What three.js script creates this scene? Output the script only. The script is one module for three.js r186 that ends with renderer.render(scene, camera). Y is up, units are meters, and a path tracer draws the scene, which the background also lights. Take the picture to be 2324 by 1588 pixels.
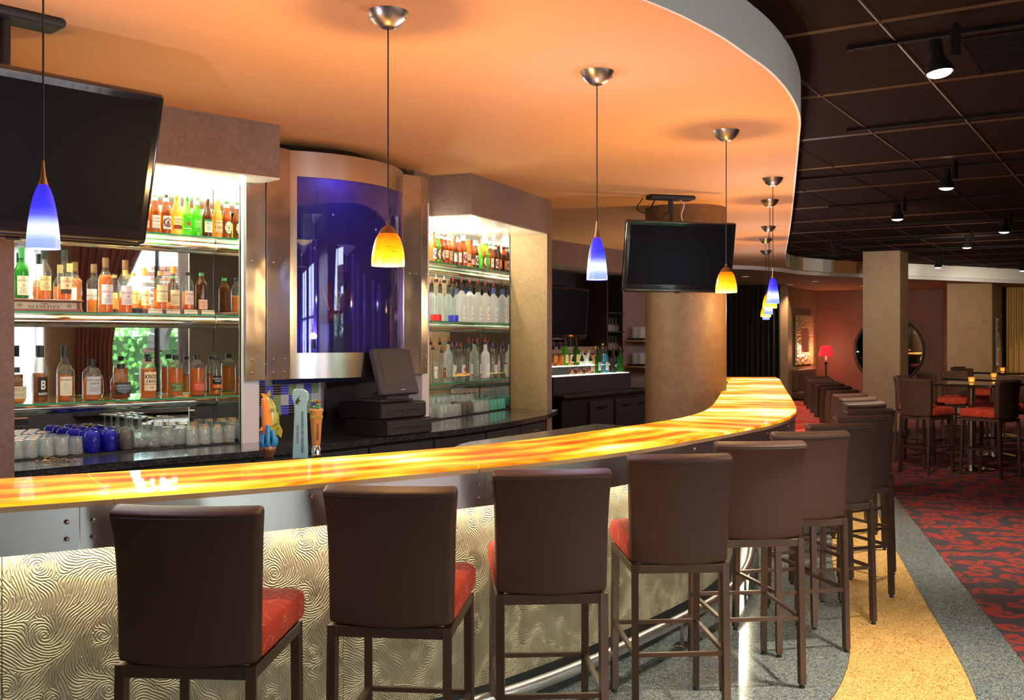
import * as THREE from 'three';
import { RoundedBoxGeometry } from 'three/addons/geometries/RoundedBoxGeometry.js';
import { mergeGeometries, mergeVertices } from 'three/addons/utils/BufferGeometryUtils.js';
import { RectAreaLightUniformsLib } from 'three/addons/lights/RectAreaLightUniformsLib.js';
import { FontLoader } from 'three/addons/loaders/FontLoader.js';
import { TextGeometry } from 'three/addons/geometries/TextGeometry.js';

// ------------------------------------------------------------------ camera, sky, exposure
RectAreaLightUniformsLib.init();
const scene = new THREE.Scene();
const renderer = new THREE.WebGLRenderer({ antialias: true });
renderer.toneMapping = THREE.LinearToneMapping;
renderer.toneMappingExposure = 1.0;
renderer.shadowMap.enabled = true;
const EYE = 1.6;
const camera = new THREE.PerspectiveCamera(2 * Math.atan(794 / 2323) * 180 / Math.PI, 2324 / 1588, 0.05, 120);
camera.position.set(0, EYE, 0);
camera.lookAt(0, EYE, -10);
camera.setViewOffset(2324, 1588, 0, 24, 2324, 1588);      // a lens shifted down a little, verticals stay vertical
camera.updateProjectionMatrix();
const SKY = new THREE.Color().setRGB(0.86, 0.93, 1.0);
scene.background = SKY;
scene.backgroundIntensity = 18.0;
// light levels, one place to tune them
const LV = {
  pendantAmber: 2.4, pendantBlue: 1.6, niche: 4.2, nicheR: 2.5, led: 40, track: 26, onyx: 1.8,
  redLamp: 2.6, cabinet: 0.6, wash: 15,
};

// ------------------------------------------------------------------ small tools
// plan coordinates: X to the right of the camera, d away from it, y up
const V = (X, y, d) => new THREE.Vector3(X, y, -d);
const used = {};
function numbered(n) { const k = used[n] = (used[n] ?? -1) + 1; return k ? `${n}_${String(k).padStart(3, '0')}` : n; }
function mesh(name, geo, mat, parent = scene) {
  const m = new THREE.Mesh(geo, mat);
  m.name = parent === scene ? numbered(name) : name;
  parent.add(m);
  return m;
}
function tag(o, label, category, group) { o.userData.label = label; o.userData.category = category; if (group) o.userData.group = group; return o; }
function thing(name, label, category, group, pos = [0, 0, 0], turn = 0) {
  const o = new THREE.Group(); o.name = numbered(name); scene.add(o);
  o.position.set(...pos); o.rotation.y = turn;
  return tag(o, label, category, group);
}
function struct(name, geo, mat) { const m = mesh(name, geo, mat); m.userData.kind = 'structure'; return m; }
function sgroup(name) { const g = new THREE.Group(); g.name = numbered(name); scene.add(g); g.userData.kind = 'structure'; return g; }
function copyOf(o, label, pos, turn) {
  const c = o.clone(); c.name = numbered(o.name.replace(/_\d{3}$/, '')); scene.add(c);
  c.userData = { ...o.userData }; if (label) c.userData.label = label;
  if (pos) c.position.set(...pos); if (turn !== undefined) c.rotation.y = turn;
  return c;
}
const ORD = ['first', 'second', 'third', 'fourth', 'fifth', 'sixth', 'seventh', 'eighth', 'ninth', 'tenth', 'eleventh', 'twelfth', 'thirteenth', 'fourteenth', 'fifteenth', 'sixteenth', 'seventeenth', 'eighteenth', 'nineteenth', 'twentieth'];
function rng(seed) { let s = seed >>> 0; return () => { s = (s + 0x6D2B79F5) >>> 0; let t = s; t = Math.imul(t ^ (t >>> 15), t | 1); t ^= t + Math.imul(t ^ (t >>> 7), t | 61); return ((t ^ (t >>> 14)) >>> 0) / 4294967296; }; }
const R0 = rng(7);
const D2R = Math.PI / 180;

// uv in metres from position and face direction
function metric(geo) {
  const g = geo.index ? geo.toNonIndexed() : geo;
  const p = g.attributes.position, n = g.attributes.normal, uv = new Float32Array(p.count * 2);
  const a = new THREE.Vector3(), b = new THREE.Vector3(), c = new THREE.Vector3();
  for (let i = 0; i < p.count; i += 3) {
    a.fromBufferAttribute(p, i); b.fromBufferAttribute(p, i + 1).sub(a); c.fromBufferAttribute(p, i + 2).sub(a);
    const k = b.cross(c); const ax = Math.abs(k.x), ay = Math.abs(k.y), az = Math.abs(k.z);
    for (let j = 0; j < 3; j++) {
      const x = p.getX(i + j), y = p.getY(i + j), z = p.getZ(i + j);
      const q = ay >= ax && ay >= az ? [x, z] : ax >= az ? [z, y] : [x, y];
      uv[(i + j) * 2] = q[0]; uv[(i + j) * 2 + 1] = q[1];
    }
  }
  g.setAttribute('uv', new THREE.BufferAttribute(uv, 2));
  return g;
}
const at = (g, x, y, z) => g.translate(x, y, z);
const box = (w, h, d, x = 0, y = 0, z = 0) => metric(new THREE.BoxGeometry(w, h, d).translate(x, y, z));
const rbox = (w, h, d, r, x = 0, y = 0, z = 0, seg = 1) => metric(new RoundedBoxGeometry(w, h, d, seg, Math.min(r, w / 2.01, h / 2.01, d / 2.01)).translate(x, y, z));
const cyl = (r0, r1, h, seg = 16, x = 0, y = 0, z = 0) => new THREE.CylinderGeometry(r0, r1, h, seg).translate(x, y, z);
const lathe = (pts, seg = 20) => new THREE.LatheGeometry(pts.map(([r, y]) => new THREE.Vector2(r, y)), seg);
function plain(g) { const q = g.index ? g.toNonIndexed() : g; for (const k of Object.keys(q.attributes)) if (!['position', 'normal', 'uv'].includes(k)) q.deleteAttribute(k); return q; }
const merge = (...gs) => mergeGeometries(gs.flat().map(plain));
// bar between two points
function rod(a, b, r, seg = 10) {
  const len = a.distanceTo(b), g = new THREE.CylinderGeometry(r, r, len, seg);
  const q = new THREE.Quaternion().setFromUnitVectors(new THREE.Vector3(0, 1, 0), b.clone().sub(a).normalize());
  return g.applyQuaternion(q).translate((a.x + b.x) / 2, (a.y + b.y) / 2, (a.z + b.z) / 2);
}
function sqrod(a, b, w) {
  const len = a.distanceTo(b), g = metric(new THREE.BoxGeometry(w, len, w));
  const q = new THREE.Quaternion().setFromUnitVectors(new THREE.Vector3(0, 1, 0), b.clone().sub(a).normalize());
  return g.applyQuaternion(q).translate((a.x + b.x) / 2, (a.y + b.y) / 2, (a.z + b.z) / 2);
}
// plan polygon [X, d] raised from y0 to y1
function slab(pts, y0, y1) {
  const s = new THREE.Shape(pts.map(([x, d]) => new THREE.Vector2(x, d)));
  const g = new THREE.ExtrudeGeometry(s, { depth: y1 - y0, bevelEnabled: false, curveSegments: 1 });
  return metric(g.rotateX(-Math.PI / 2).translate(0, y0, 0));
}
// wall between plan points p and q, thickness t to the left of p->q (away from the viewer when t > 0)
function wallGeo(p, q, y0, y1, t = 0.12) {
  const dx = q[0] - p[0], dd = q[1] - p[1], l = Math.hypot(dx, dd), nx = -dd / l * t, nd = dx / l * t;
  return slab([[p[0], p[1]], [q[0], q[1]], [q[0] + nx, q[1] + nd], [p[0] + nx, p[1] + nd]], y0, y1);
}
// a padded block: box with rounded edges and enough faces to bend
function pad(w, h, t, r, nx, ny, nz, bend) {
  const g0 = new THREE.BoxGeometry(w, h, t, nx + 4, ny + 4, nz + 4); g0.deleteAttribute('uv'); g0.deleteAttribute('normal');
  const g = mergeVertices(g0), p = g.attributes.position;
  const remap = (v, len, n) => { const m = n + 4, i = Math.round((v / len + 0.5) * m); if (i <= 2) return -len / 2 + [0, 0.3 * r, r][i]; if (i >= m - 2) return len / 2 - [0, 0.3 * r, r][m - i]; return -len / 2 + r + (len - 2 * r) * (i - 2) / (m - 4); };
  const q = new THREE.Vector3(), c = new THREE.Vector3();
  for (let i = 0; i < p.count; i++) {
    q.set(remap(p.getX(i), w, nx), remap(p.getY(i), h, ny), remap(p.getZ(i), t, nz));
    c.set(THREE.MathUtils.clamp(q.x, -w / 2 + r, w / 2 - r), THREE.MathUtils.clamp(q.y, -h / 2 + r, h / 2 - r), THREE.MathUtils.clamp(q.z, -t / 2 + r, t / 2 - r));
    q.sub(c); if (q.lengthSq() > 1e-12) q.normalize().multiplyScalar(r); q.add(c);
    if (bend) bend(q);
    p.setXYZ(i, q.x, q.y, q.z);
  }
  g.computeVertexNormals();
  return metric(g);
}
// local frames of the back bar: plan origin and the direction of its wall; local x runs along it, local z towards the guests
const FR = (O, deg) => ({ O, deg, turn: deg * D2R, pos: [O[0], 0, -O[1]] });
const FL = FR([-1.7745, 6.09], 44.7), FC = FR([-1.461, 5.932], 53.66), FRt = FR([-0.276, 8.912], 66.5), FS = FR([0.472, 12.18], 56.6);
function inFrame(f, x, y, z) { const c = Math.cos(f.turn), s = Math.sin(f.turn); return new THREE.Vector3(f.O[0] + x * c + z * s, y, -f.O[1] - x * s + z * c); }
const toFrame = (f, geo) => geo.rotateY(f.turn).translate(f.O[0], 0, -f.O[1]);
const planOf = (f, x, z) => { const v = inFrame(f, x, 0, z); return [v.x, -v.z]; };

// ------------------------------------------------------------------ noise and textures
function hash2(x, y, s) { let h = Math.imul(x, 374761393) ^ Math.imul(y, 668265263) ^ Math.imul(s, 974634777); h = Math.imul(h ^ (h >>> 13), 1274126177); return ((h ^ (h >>> 16)) >>> 0) / 4294967296; }
function vnoise(x, y, per, s) {       // repeats every `per` cells
  const xi = Math.floor(x), yi = Math.floor(y), fx = x - xi, fy = y - yi, w = (t) => t * t * (3 - 2 * t);
  const m = (v) => ((v % per) + per) % per;
  const a = hash2(m(xi), m(yi), s), b = hash2(m(xi + 1), m(yi), s), c = hash2(m(xi), m(yi + 1), s), d = hash2(m(xi + 1), m(yi + 1), s);
  const u = w(fx), v = w(fy); return a + (b - a) * u + (c - a) * v + (a - b - c + d) * u * v;
}
function fbm(u, v, per, oct, s) { let a = 0, w = 0.5, t = 0; for (let i = 0; i < oct; i++) { a += w * vnoise(u * per, v * per, per, s + i); t += w; per *= 2; w *= 0.5; } return a / t; }
function dataTex(w, h, fn, srgb, rep) {
  const a = new Uint8Array(w * h * 4);
  for (let y = 0; y < h; y++) for (let x = 0; x < w; x++) {
    const c = fn((x + 0.5) / w, (y + 0.5) / h, x, y), i = (y * w + x) * 4;
    if (typeof c === 'number') { a[i] = a[i + 1] = a[i + 2] = Math.max(0, Math.min(255, c * 255)); } else for (let k = 0; k < 3; k++) a[i + k] = Math.max(0, Math.min(255, c[k]));
    a[i + 3] = 255;
  }
  const t = new THREE.DataTexture(a, w, h, THREE.RGBAFormat);
  t.magFilter = THREE.LinearFilter; t.minFilter = THREE.LinearMipmapLinearFilter; t.generateMipmaps = true;
  t.wrapS = t.wrapT = THREE.RepeatWrapping; if (srgb) t.colorSpace = THREE.SRGBColorSpace;
  if (rep) t.repeat.set(rep[0], rep[1]);
  t.needsUpdate = true; return t;
}
function canvasTex(w, h, draw, rep) {
  const c = document.createElement('canvas'); c.width = w; c.height = h; draw(c.getContext('2d'), w, h);
  const t = new THREE.CanvasTexture(c); t.colorSpace = THREE.SRGBColorSpace; t.wrapS = t.wrapT = THREE.RepeatWrapping;
  if (rep) t.repeat.set(rep[0], rep[1]); return t;
}
const mixc = (a, b, t) => [a[0] + (b[0] - a[0]) * t, a[1] + (b[1] - a[1]) * t, a[2] + (b[2] - a[2]) * t];
const stuccoBump = dataTex(256, 256, (u, v, x, y) => 0.5 * fbm(u, v, 32, 3, 3) + 0.5 * hash2(x, y, 5), false, [2.2, 2.2]);
const stuccoTone = dataTex(256, 256, (u, v, x, y) => { const k = 215 + 34 * (fbm(u, v, 4, 4, 11) - 0.5) + 34 * (fbm(u, v, 64, 2, 12) - 0.5); return [k, k, k]; }, true, [1.1, 1.1]);
const steelWave = dataTex(256, 256, (u, v) => fbm(u, v, 3, 2, 21), false, [0.7, 0.55]);
const dentWave = dataTex(256, 256, (u, v) => fbm(u, v, 5, 3, 23), false, [0.8, 0.6]);
const leatherBump = dataTex(256, 256, (u, v) => 0.7 * fbm(u, v, 48, 2, 41) + 0.3 * fbm(u, v, 6, 2, 42), false, [4, 4]);
const weaveBump = dataTex(128, 128, (u, v, x, y) => 0.5 + 0.25 * Math.sin(u * Math.PI * 64) * Math.sin(v * Math.PI * 64) + 0.25 * hash2(x, y, 51), false, [6, 6]);
const tileTone = dataTex(256, 256, (u, v, x, y) => { const p = hash2(x >> 1, y >> 1, 61) > 0.93 ? -45 : 0; const k = 205 + 40 * (fbm(u, v, 12, 3, 62) - 0.5) + p; return [k, k, k]; }, true, [1.6, 1.6]);
const graniteTone = dataTex(256, 256, (u, v, x, y) => { const n = hash2(x, y, 71), m = fbm(u, v, 40, 2, 72); const k = n > 0.97 ? 120 : m > 0.6 ? 62 : 34 + 22 * n; return [k, k, k * 1.08]; }, true, [3, 3]);
function terrazzo(base, chips, seed, rep) {
  const W = 512, pts = [], r = rng(seed), G = 64; const cells = Array.from({ length: G * G }, () => []);
  for (let i = 0; i < 5200; i++) { const q = { x: r() * W, y: r() * W, a: r() * 6.3, l: 1.5 + r() * 3.6, w: 1.0 + r() * 1.6, c: chips[Math.floor(r() * chips.length)] }; pts.push(q); }
  for (const q of pts) for (let dy = -1; dy <= 1; dy++) for (let dx = -1; dx <= 1; dx++) cells[((Math.floor(q.y / 8) + dy + G) % G) * G + ((Math.floor(q.x / 8) + dx + G) % G)].push(q);
  return dataTex(W, W, (u, v, x, y) => {
    let c = mixc(base, base.map((k) => k * 0.82), fbm(u, v, 16, 3, seed));
    for (const q of cells[Math.floor(y / 8) * G + Math.floor(x / 8)]) {
      let dx = x - q.x, dy = y - q.y; if (dx > 256) dx -= 512; if (dx < -256) dx += 512; if (dy > 256) dy -= 512; if (dy < -256) dy += 512;
      const a = (dx * Math.cos(q.a) + dy * Math.sin(q.a)) / q.l, b = (-dx * Math.sin(q.a) + dy * Math.cos(q.a)) / q.w;
      if (a * a + b * b < 1) c = q.c;
    }
    return c;
  }, true, rep);
}
const terrazzoBlue = terrazzo([132, 140, 140], [[60, 68, 96], [44, 50, 74], [190, 188, 176], [86, 100, 110], [166, 172, 160], [40, 44, 60]], 81, [1.9, 1.9]);
const terrazzoGold = terrazzo([240, 196, 126], [[120, 84, 40], [84, 60, 34], [236, 200, 140], [196, 140, 66], [240, 214, 160], [228, 180, 110]], 91, [1.9, 1.9]);
const carpetTex = canvasTex(1024, 1024, (g, W) => {
  g.fillStyle = '#3a3038'; g.fillRect(0, 0, W, W);
  const r = rng(101);
  for (let i = 0; i < 9000; i++) { g.fillStyle = r() > 0.5 ? 'rgba(70,56,64,0.5)' : 'rgba(34,26,34,0.5)'; g.fillRect(r() * W, r() * W, 3, 3); }
  g.lineCap = 'round';
  const S = 128;
  const scroll = (x, y, k, a) => {
    g.save(); g.translate(x, y); g.rotate(a); g.scale(k, k); g.lineWidth = 19; g.strokeStyle = '#8e2a22';
    g.beginPath(); g.moveTo(-70, 8); g.bezierCurveTo(-55, -38, -5, -40, 0, -4); g.bezierCurveTo(4, 34, 52, 34, 66, -6); g.stroke();
    g.beginPath(); g.arc(-38, 8, 16, 0.4, 4.6); g.stroke(); g.beginPath(); g.arc(36, -6, 15, 3.4, 7.6); g.stroke(); g.restore();
  };
  for (let j = -1; j <= 8; j++) for (let i = -1; i <= 8; i++) {
    const jj = (j + 8) % 8, ii = (i + 8) % 8, q = rng(jj * 31 + ii * 7 + 3);
    scroll(i * S + (jj % 2 ? 64 : 0) + q() * 26, j * S + q() * 26 + 30, 0.95 + q() * 0.3, (q() - 0.5) * 1.6 + (ii % 2 ? 0.6 : 2.5));
  }
  for (let i = 0; i < 16000; i++) { g.fillStyle = r() > 0.5 ? 'rgba(0,0,0,0.16)' : 'rgba(255,190,170,0.06)'; g.fillRect(r() * W, r() * W, 2, 2); }
}, [0.45, 0.45]);
const fabricTex = canvasTex(512, 512, (g, W) => {
  g.fillStyle = '#b3361f'; g.fillRect(0, 0, W, W); const r = rng(111);
  for (let i = 0; i < 5000; i++) { g.fillStyle = r() > 0.5 ? 'rgba(214,84,58,0.5)' : 'rgba(140,34,22,0.4)'; g.fillRect(r() * W, r() * W, 2, 2); }
  g.fillStyle = '#e8b58c';
  for (let k = 0; k < 26; k++) {
    const cx = (k % 5) * 102 + r() * 60, cy = Math.floor(k / 5) * 92 + r() * 50, rx = 22 + r() * 26, ry = 16 + r() * 22, a0 = r() * 6.3, tl = r() * 3.1;
    for (let t = 0; t < 34; t++) {
      const a = a0 + t * 0.155, x = cx + Math.cos(a) * rx * (1 - t * 0.006), y = cy + Math.sin(a) * ry * (1 - t * 0.006);
      const X = cx + (x - cx) * Math.cos(tl) - (y - cy) * Math.sin(tl), Y = cy + (x - cx) * Math.sin(tl) + (y - cy) * Math.cos(tl);
      for (const ox of [-W, 0, W]) for (const oy of [-W, 0, W]) { g.beginPath(); g.arc(X + ox, Y + oy, 1.7, 0, 7); g.fill(); }
    }
  }
}, [2.2, 2.2]);
// translucent onyx: layered bands bent by noise, amber to honey to cream
const onyxTex = dataTex(1024, 512, (u, v) => {
  const w1 = fbm(u, v, 2, 4, 121), w2 = fbm(u, v, 3, 3, 131);
  const b = 0.5 + 0.5 * Math.sin((v * 5 + (w1 - 0.5) * 2.2) * Math.PI * 2), fine = 0.5 + 0.5 * Math.sin((v * 24 + (w1 - 0.5) * 9 + (w2 - 0.5) * 4) * Math.PI * 2);
  const streak = vnoise(u * 4, v * 96, 96, 141), cloud = fbm(u, v, 4, 4, 151);
  let t = 0.3 * b + 0.16 * fine + 0.16 * streak + 1.35 * (cloud - 0.33);
  t = Math.max(0, Math.min(1, t));
  const stops = [[0, [176, 66, 8]], [0.3, [222, 110, 18]], [0.5, [250, 168, 30]], [0.7, [255, 206, 70]], [0.86, [255, 232, 140]], [1, [255, 248, 205]]];
  for (let i = 1; i < stops.length; i++) if (t <= stops[i][0]) return mixc(stops[i - 1][1], stops[i][1], (t - stops[i - 1][0]) / (stops[i][0] - stops[i - 1][0]));
  return stops[5][1];
}, true);
// carved front panels: evenly spaced ridges that follow a curling flow
const reliefTex = (() => {
  const W = 896, H = 736, N = W * H, r = rng(161); let a = new Float32Array(N), b = new Float32Array(N);
  const tx = new Float32Array(N), ty = new Float32Array(N), eyes = [];
  for (let k = 0; k < 17; k++) {
    let best = null, bd = -1;
    for (let t = 0; t < 12; t++) { const q = [r() * W, r() * H]; let d = 1e9; for (const e of eyes) { const dx = Math.min(Math.abs(q[0] - e[0]), W - Math.abs(q[0] - e[0])), dy = Math.min(Math.abs(q[1] - e[1]), H - Math.abs(q[1] - e[1])); d = Math.min(d, Math.hypot(dx, dy)); } if (d > bd) { bd = d; best = q; } }
    eyes.push([...best, 24 + r() * 26, r() < 0.5 ? 1 : -1]);
  }
  for (let y = 0; y < H; y++) for (let x = 0; x < W; x++) {
    const u = x / W, v = y / H; let th = (fbm(u, v, 4, 2, 171) - 0.5) * 5.2 + (fbm(u, v, 9, 1, 181) - 0.5) * 3.0 + 0.3;
    let vx = Math.cos(th) * 0.35, vy = Math.sin(th) * 0.35;
    for (const e of eyes) {
      let dx = x - e[0], dy = y - e[1]; if (dx > W / 2) dx -= W; if (dx < -W / 2) dx += W; if (dy > H / 2) dy -= H; if (dy < -H / 2) dy += H;
      const rr = Math.hypot(dx, dy) + 1e-3, w = 2.2 * Math.exp(-(rr * rr) / (e[2] * e[2])) * e[3];
      vx += w * (-dy / rr + 0.22 * dx / rr); vy += w * (dx / rr + 0.22 * dy / rr);
    }
    const l = Math.hypot(vx, vy) + 1e-6, i = y * W + x; tx[i] = vx / l; ty[i] = vy / l; a[i] = r() - 0.5;
  }
  const smp = (f, x, y) => { const xi = Math.floor(x), yi = Math.floor(y), fx = x - xi, fy = y - yi, x0 = (xi + W) % W, x1 = (xi + 1 + W) % W, y0 = ((yi + H) % H) * W, y1 = ((yi + 1 + H) % H) * W; return (f[y0 + x0] * (1 - fx) + f[y0 + x1] * fx) * (1 - fy) + (f[y1 + x0] * (1 - fx) + f[y1 + x1] * fx) * fy; };
  const period = 8.2, K = []; for (let k = -6; k <= 6; k++) K.push(Math.cos(2 * Math.PI * k / period) * Math.exp(-(k * k) / 18)); const mean = K.reduce((s, v) => s + v, 0) / K.length; for (let k = 0; k < K.length; k++) K[k] -= mean;
  for (let it = 0; it < 6; it++) {
    for (let y = 0; y < H; y++) for (let x = 0; x < W; x++) { const i = y * W + x; let s = a[i] * 1.2; for (let k = 1; k <= 6; k++) { s += smp(a, x + tx[i] * k, y + ty[i] * k) + smp(a, x - tx[i] * k, y - ty[i] * k); } b[i] = s / 13; }
    for (let y = 0; y < H; y++) for (let x = 0; x < W; x++) { const i = y * W + x; let s = 0; for (let k = -6; k <= 6; k++) s += K[k + 6] * smp(b, x - ty[i] * k, y + tx[i] * k); a[i] = Math.tanh(s * (it < 5 ? 3.5 : 1.2)); }
  }
  return dataTex(W, H, (u, v, x, y) => 0.5 + 0.5 * Math.max(-1, Math.min(1, a[y * W + x] * 1.15)), false, [1 / 0.95, 1 / 0.78]);
})();
const goldRelief = dataTex(256, 256, (u, v) => 0.5 + 0.5 * Math.sin((v * 9 + 3 * (fbm(u, v, 4, 3, 191) - 0.5)) * Math.PI * 2), false, [1, 1]);

// ------------------------------------------------------------------ materials
const std = (o) => new THREE.MeshStandardMaterial(o), phy = (o) => new THREE.MeshPhysicalMaterial(o);
const C = (r, g, b) => new THREE.Color().setRGB(r, g, b);
const M = {
  orange: std({ color: C(0.88, 0.45, 0.19), roughness: 0.8, bumpMap: stuccoBump, bumpScale: 0.0004 }),
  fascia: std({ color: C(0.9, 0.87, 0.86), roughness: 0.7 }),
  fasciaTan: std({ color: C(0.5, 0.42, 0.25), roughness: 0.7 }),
  stucco: std({ color: C(0.34, 0.232, 0.195), roughness: 0.85, map: stuccoTone, bumpMap: stuccoBump, bumpScale: 0.0015 }),
  stuccoTan: std({ color: C(0.37, 0.245, 0.11), roughness: 0.85, map: stuccoTone, bumpMap: stuccoBump, bumpScale: 0.0012 }),
  vinylTan: std({ color: C(0.31, 0.18, 0.09), roughness: 0.55, map: stuccoTone, bumpMap: weaveBump, bumpScale: 0.0006 }),
  redWall: std({ color: C(0.2, 0.068, 0.036), roughness: 0.6, map: stuccoTone, bumpMap: weaveBump, bumpScale: 0.0006 }),
  brownCeil: std({ color: C(0.34, 0.2, 0.12), roughness: 0.8 }),
  white: std({ color: C(0.74, 0.72, 0.76), roughness: 0.5 }),
  whiteGloss: phy({ color: C(0.86, 0.84, 0.74), roughness: 0.22, clearcoat: 0.4 }),
  blackBoard: std({ color: C(0.012, 0.011, 0.012), roughness: 0.45 }),
  darkWood: std({ color: C(0.017, 0.008, 0.006), roughness: 0.45 }),
  ceilTile: phy({ color: C(0.034, 0.015, 0.009), roughness: 0.9, specularIntensity: 0.15, map: tileTone }),
  ceilTile2: phy({ color: C(0.029, 0.013, 0.008), roughness: 0.9, specularIntensity: 0.15, map: tileTone }),
  ceilBar: std({ color: C(0.075, 0.036, 0.02), roughness: 0.5 }),
  blackMetal: phy({ color: C(0.008, 0.007, 0.008), roughness: 0.8, specularIntensity: 0.4 }),
  railSteel: std({ color: C(0.72, 0.7, 0.68), metalness: 1, roughness: 0.36 }),
  steel: std({ color: C(0.62, 0.57, 0.57), metalness: 1, roughness: 0.33, bumpMap: steelWave, bumpScale: 0.004 }),
  steelDent: std({ color: C(0.5, 0.45, 0.45), metalness: 1, roughness: 0.24, bumpMap: dentWave, bumpScale: 0.016 }),
  steelFlat: std({ color: C(0.54, 0.5, 0.5), metalness: 1, roughness: 0.22 }),
  chrome: std({ color: C(0.75, 0.73, 0.7), metalness: 1, roughness: 0.14 }),
  nickel: std({ color: C(0.6, 0.55, 0.48), metalness: 1, roughness: 0.32 }),
  brass: std({ color: C(0.7, 0.5, 0.25), metalness: 1, roughness: 0.3 }),
  mirror: std({ color: C(0.86, 0.88, 0.87), metalness: 1, roughness: 0.015 }),
  granite: phy({ color: C(0.9, 0.9, 0.95), map: graniteTone, roughness: 0.16, clearcoat: 0.5, clearcoatRoughness: 0.08 }),
  stoolLeather: phy({ color: C(0.06, 0.03, 0.021), roughness: 0.52, specularIntensity: 0.45, bumpMap: leatherBump, bumpScale: 0.0003 }),
  stoolFrame: std({ color: C(0.11, 0.066, 0.048), metalness: 0.6, roughness: 0.34 }),
  fabric: std({ color: C(1, 1, 1), map: fabricTex, roughness: 0.9, bumpMap: weaveBump, bumpScale: 0.0005 }),
  rubber: std({ color: C(0.008, 0.008, 0.009), roughness: 0.6 }),
  terrazzoBlue: phy({ map: terrazzoBlue, color: C(0.84, 0.88, 0.88), roughness: 0.14, specularIntensity: 1 }),
  terrazzoGold: phy({ map: terrazzoGold, color: C(1, 0.95, 0.86), roughness: 0.16 }),
  carpet: std({ map: carpetTex, color: C(0.85, 0.8, 0.8), roughness: 0.95 }),
  relief: std({ color: C(0.6, 0.53, 0.36), metalness: 0.2, roughness: 0.45, bumpMap: reliefTex, bumpScale: 0.012 }),
  kick: std({ color: C(0.05, 0.052, 0.056), roughness: 0.4, metalness: 0.3 }),
  shelfGlass: phy({ color: C(0.9, 0.97, 0.93), transmission: 1, thickness: 0, roughness: 0.02, ior: 1.5 }),
  shelfEdge: phy({ color: C(0.03, 0.36, 0.2), roughness: 0.15, transmission: 0.25, thickness: 0 }),
  clear: phy({ color: C(0.93, 0.96, 0.97), transmission: 0.88, thickness: 0, roughness: 0.03, ior: 1.5 }),
  clearBottle: phy({ color: C(0.96, 0.98, 0.96), transmission: 0.98, thickness: 0, roughness: 0.03, ior: 1.5 }),
  frosted: phy({ color: C(0.9, 0.92, 0.93), transmission: 0.45, thickness: 0, roughness: 0.5, ior: 1.45 }),
  brownGlass: phy({ color: C(0.62, 0.2, 0.035), transmission: 0.76, thickness: 0, roughness: 0.06, ior: 1.5 }),
  darkGlass: phy({ color: C(0.2, 0.05, 0.012), transmission: 0.7, thickness: 0, roughness: 0.06, ior: 1.5 }),
  greenGlass: phy({ color: C(0.25, 0.75, 0.06), transmission: 0.76, thickness: 0, roughness: 0.06, ior: 1.5 }),
  deepGreen: phy({ color: C(0.05, 0.33, 0.05), transmission: 0.72, thickness: 0, roughness: 0.06, ior: 1.5 }),
  blueGlass: phy({ color: C(0.02, 0.02, 0.62), transmission: 0.62, thickness: 0, roughness: 0.05, ior: 1.5 }),
  skyGlass: phy({ color: C(0.2, 0.62, 0.86), transmission: 0.75, thickness: 0, roughness: 0.05, ior: 1.5 }),
  tealGlass: phy({ color: C(0.25, 0.8, 0.68), transmission: 0.65, thickness: 0, roughness: 0.06, ior: 1.5 }),
  smokeGlass: phy({ color: C(0.3, 0.29, 0.27), transmission: 0.7, thickness: 0, roughness: 0.05, ior: 1.5 }),
  whisky: phy({ color: C(0.82, 0.25, 0.02), transmission: 0.55, thickness: 0, roughness: 0.1 }),
  whiskyPale: phy({ color: C(0.92, 0.42, 0.06), transmission: 0.5, thickness: 0, roughness: 0.1 }),
  whiskyDark: phy({ color: C(0.42, 0.08, 0.012), transmission: 0.5, thickness: 0, roughness: 0.1 }),
  beerGold: phy({ color: C(0.97, 0.7, 0.14), transmission: 0.7, thickness: 0, roughness: 0.1 }),
  capRed: std({ color: C(0.42, 0.03, 0.025), roughness: 0.4 }), capGold: std({ color: C(0.55, 0.36, 0.12), roughness: 0.4, metalness: 0.5 }),
  capBlack: std({ color: C(0.014, 0.013, 0.014), roughness: 0.4 }), capGreen: std({ color: C(0.03, 0.22, 0.06), roughness: 0.4 }),
  capWhite: std({ color: C(0.75, 0.74, 0.72), roughness: 0.4 }), capBlue: std({ color: C(0.05, 0.1, 0.45), roughness: 0.4 }), capOrange: std({ color: C(0.8, 0.3, 0.04), roughness: 0.4 }),
  bronzeCap: std({ color: C(0.24, 0.12, 0.05), roughness: 0.4, metalness: 0.5 }),
  woodRed: std({ color: C(0.17, 0.05, 0.03), roughness: 0.45 }),
  screen: phy({ color: C(0.004, 0.004, 0.005), roughness: 0.5, specularIntensity: 0.12 }),
  tvShell: phy({ color: C(0.008, 0.008, 0.009), roughness: 0.12, clearcoat: 1, clearcoatRoughness: 0.03 }),
  matteBlack: std({ color: C(0.02, 0.019, 0.021), roughness: 0.6 }),
  posGrey: std({ color: C(0.045, 0.042, 0.05), roughness: 0.5 }),
  posScreen: phy({ color: C(0.06, 0.05, 0.042), roughness: 0.5 }),
  curtainBlack: std({ color: C(0.012, 0.01, 0.009), roughness: 0.9 }),
  curtainGold: std({ color: C(0.36, 0.22, 0.07), roughness: 0.7 }),
  curtainBrown: std({ color: C(0.2, 0.06, 0.04), roughness: 0.7 }),
  sheer: phy({ color: C(0.92, 0.7, 0.76), roughness: 1, transmission: 0.85, thickness: 0, side: THREE.DoubleSide }),
  tableTop: phy({ color: C(0.02, 0.012, 0.01), roughness: 0.18, clearcoat: 0.5 }),
};
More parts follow.
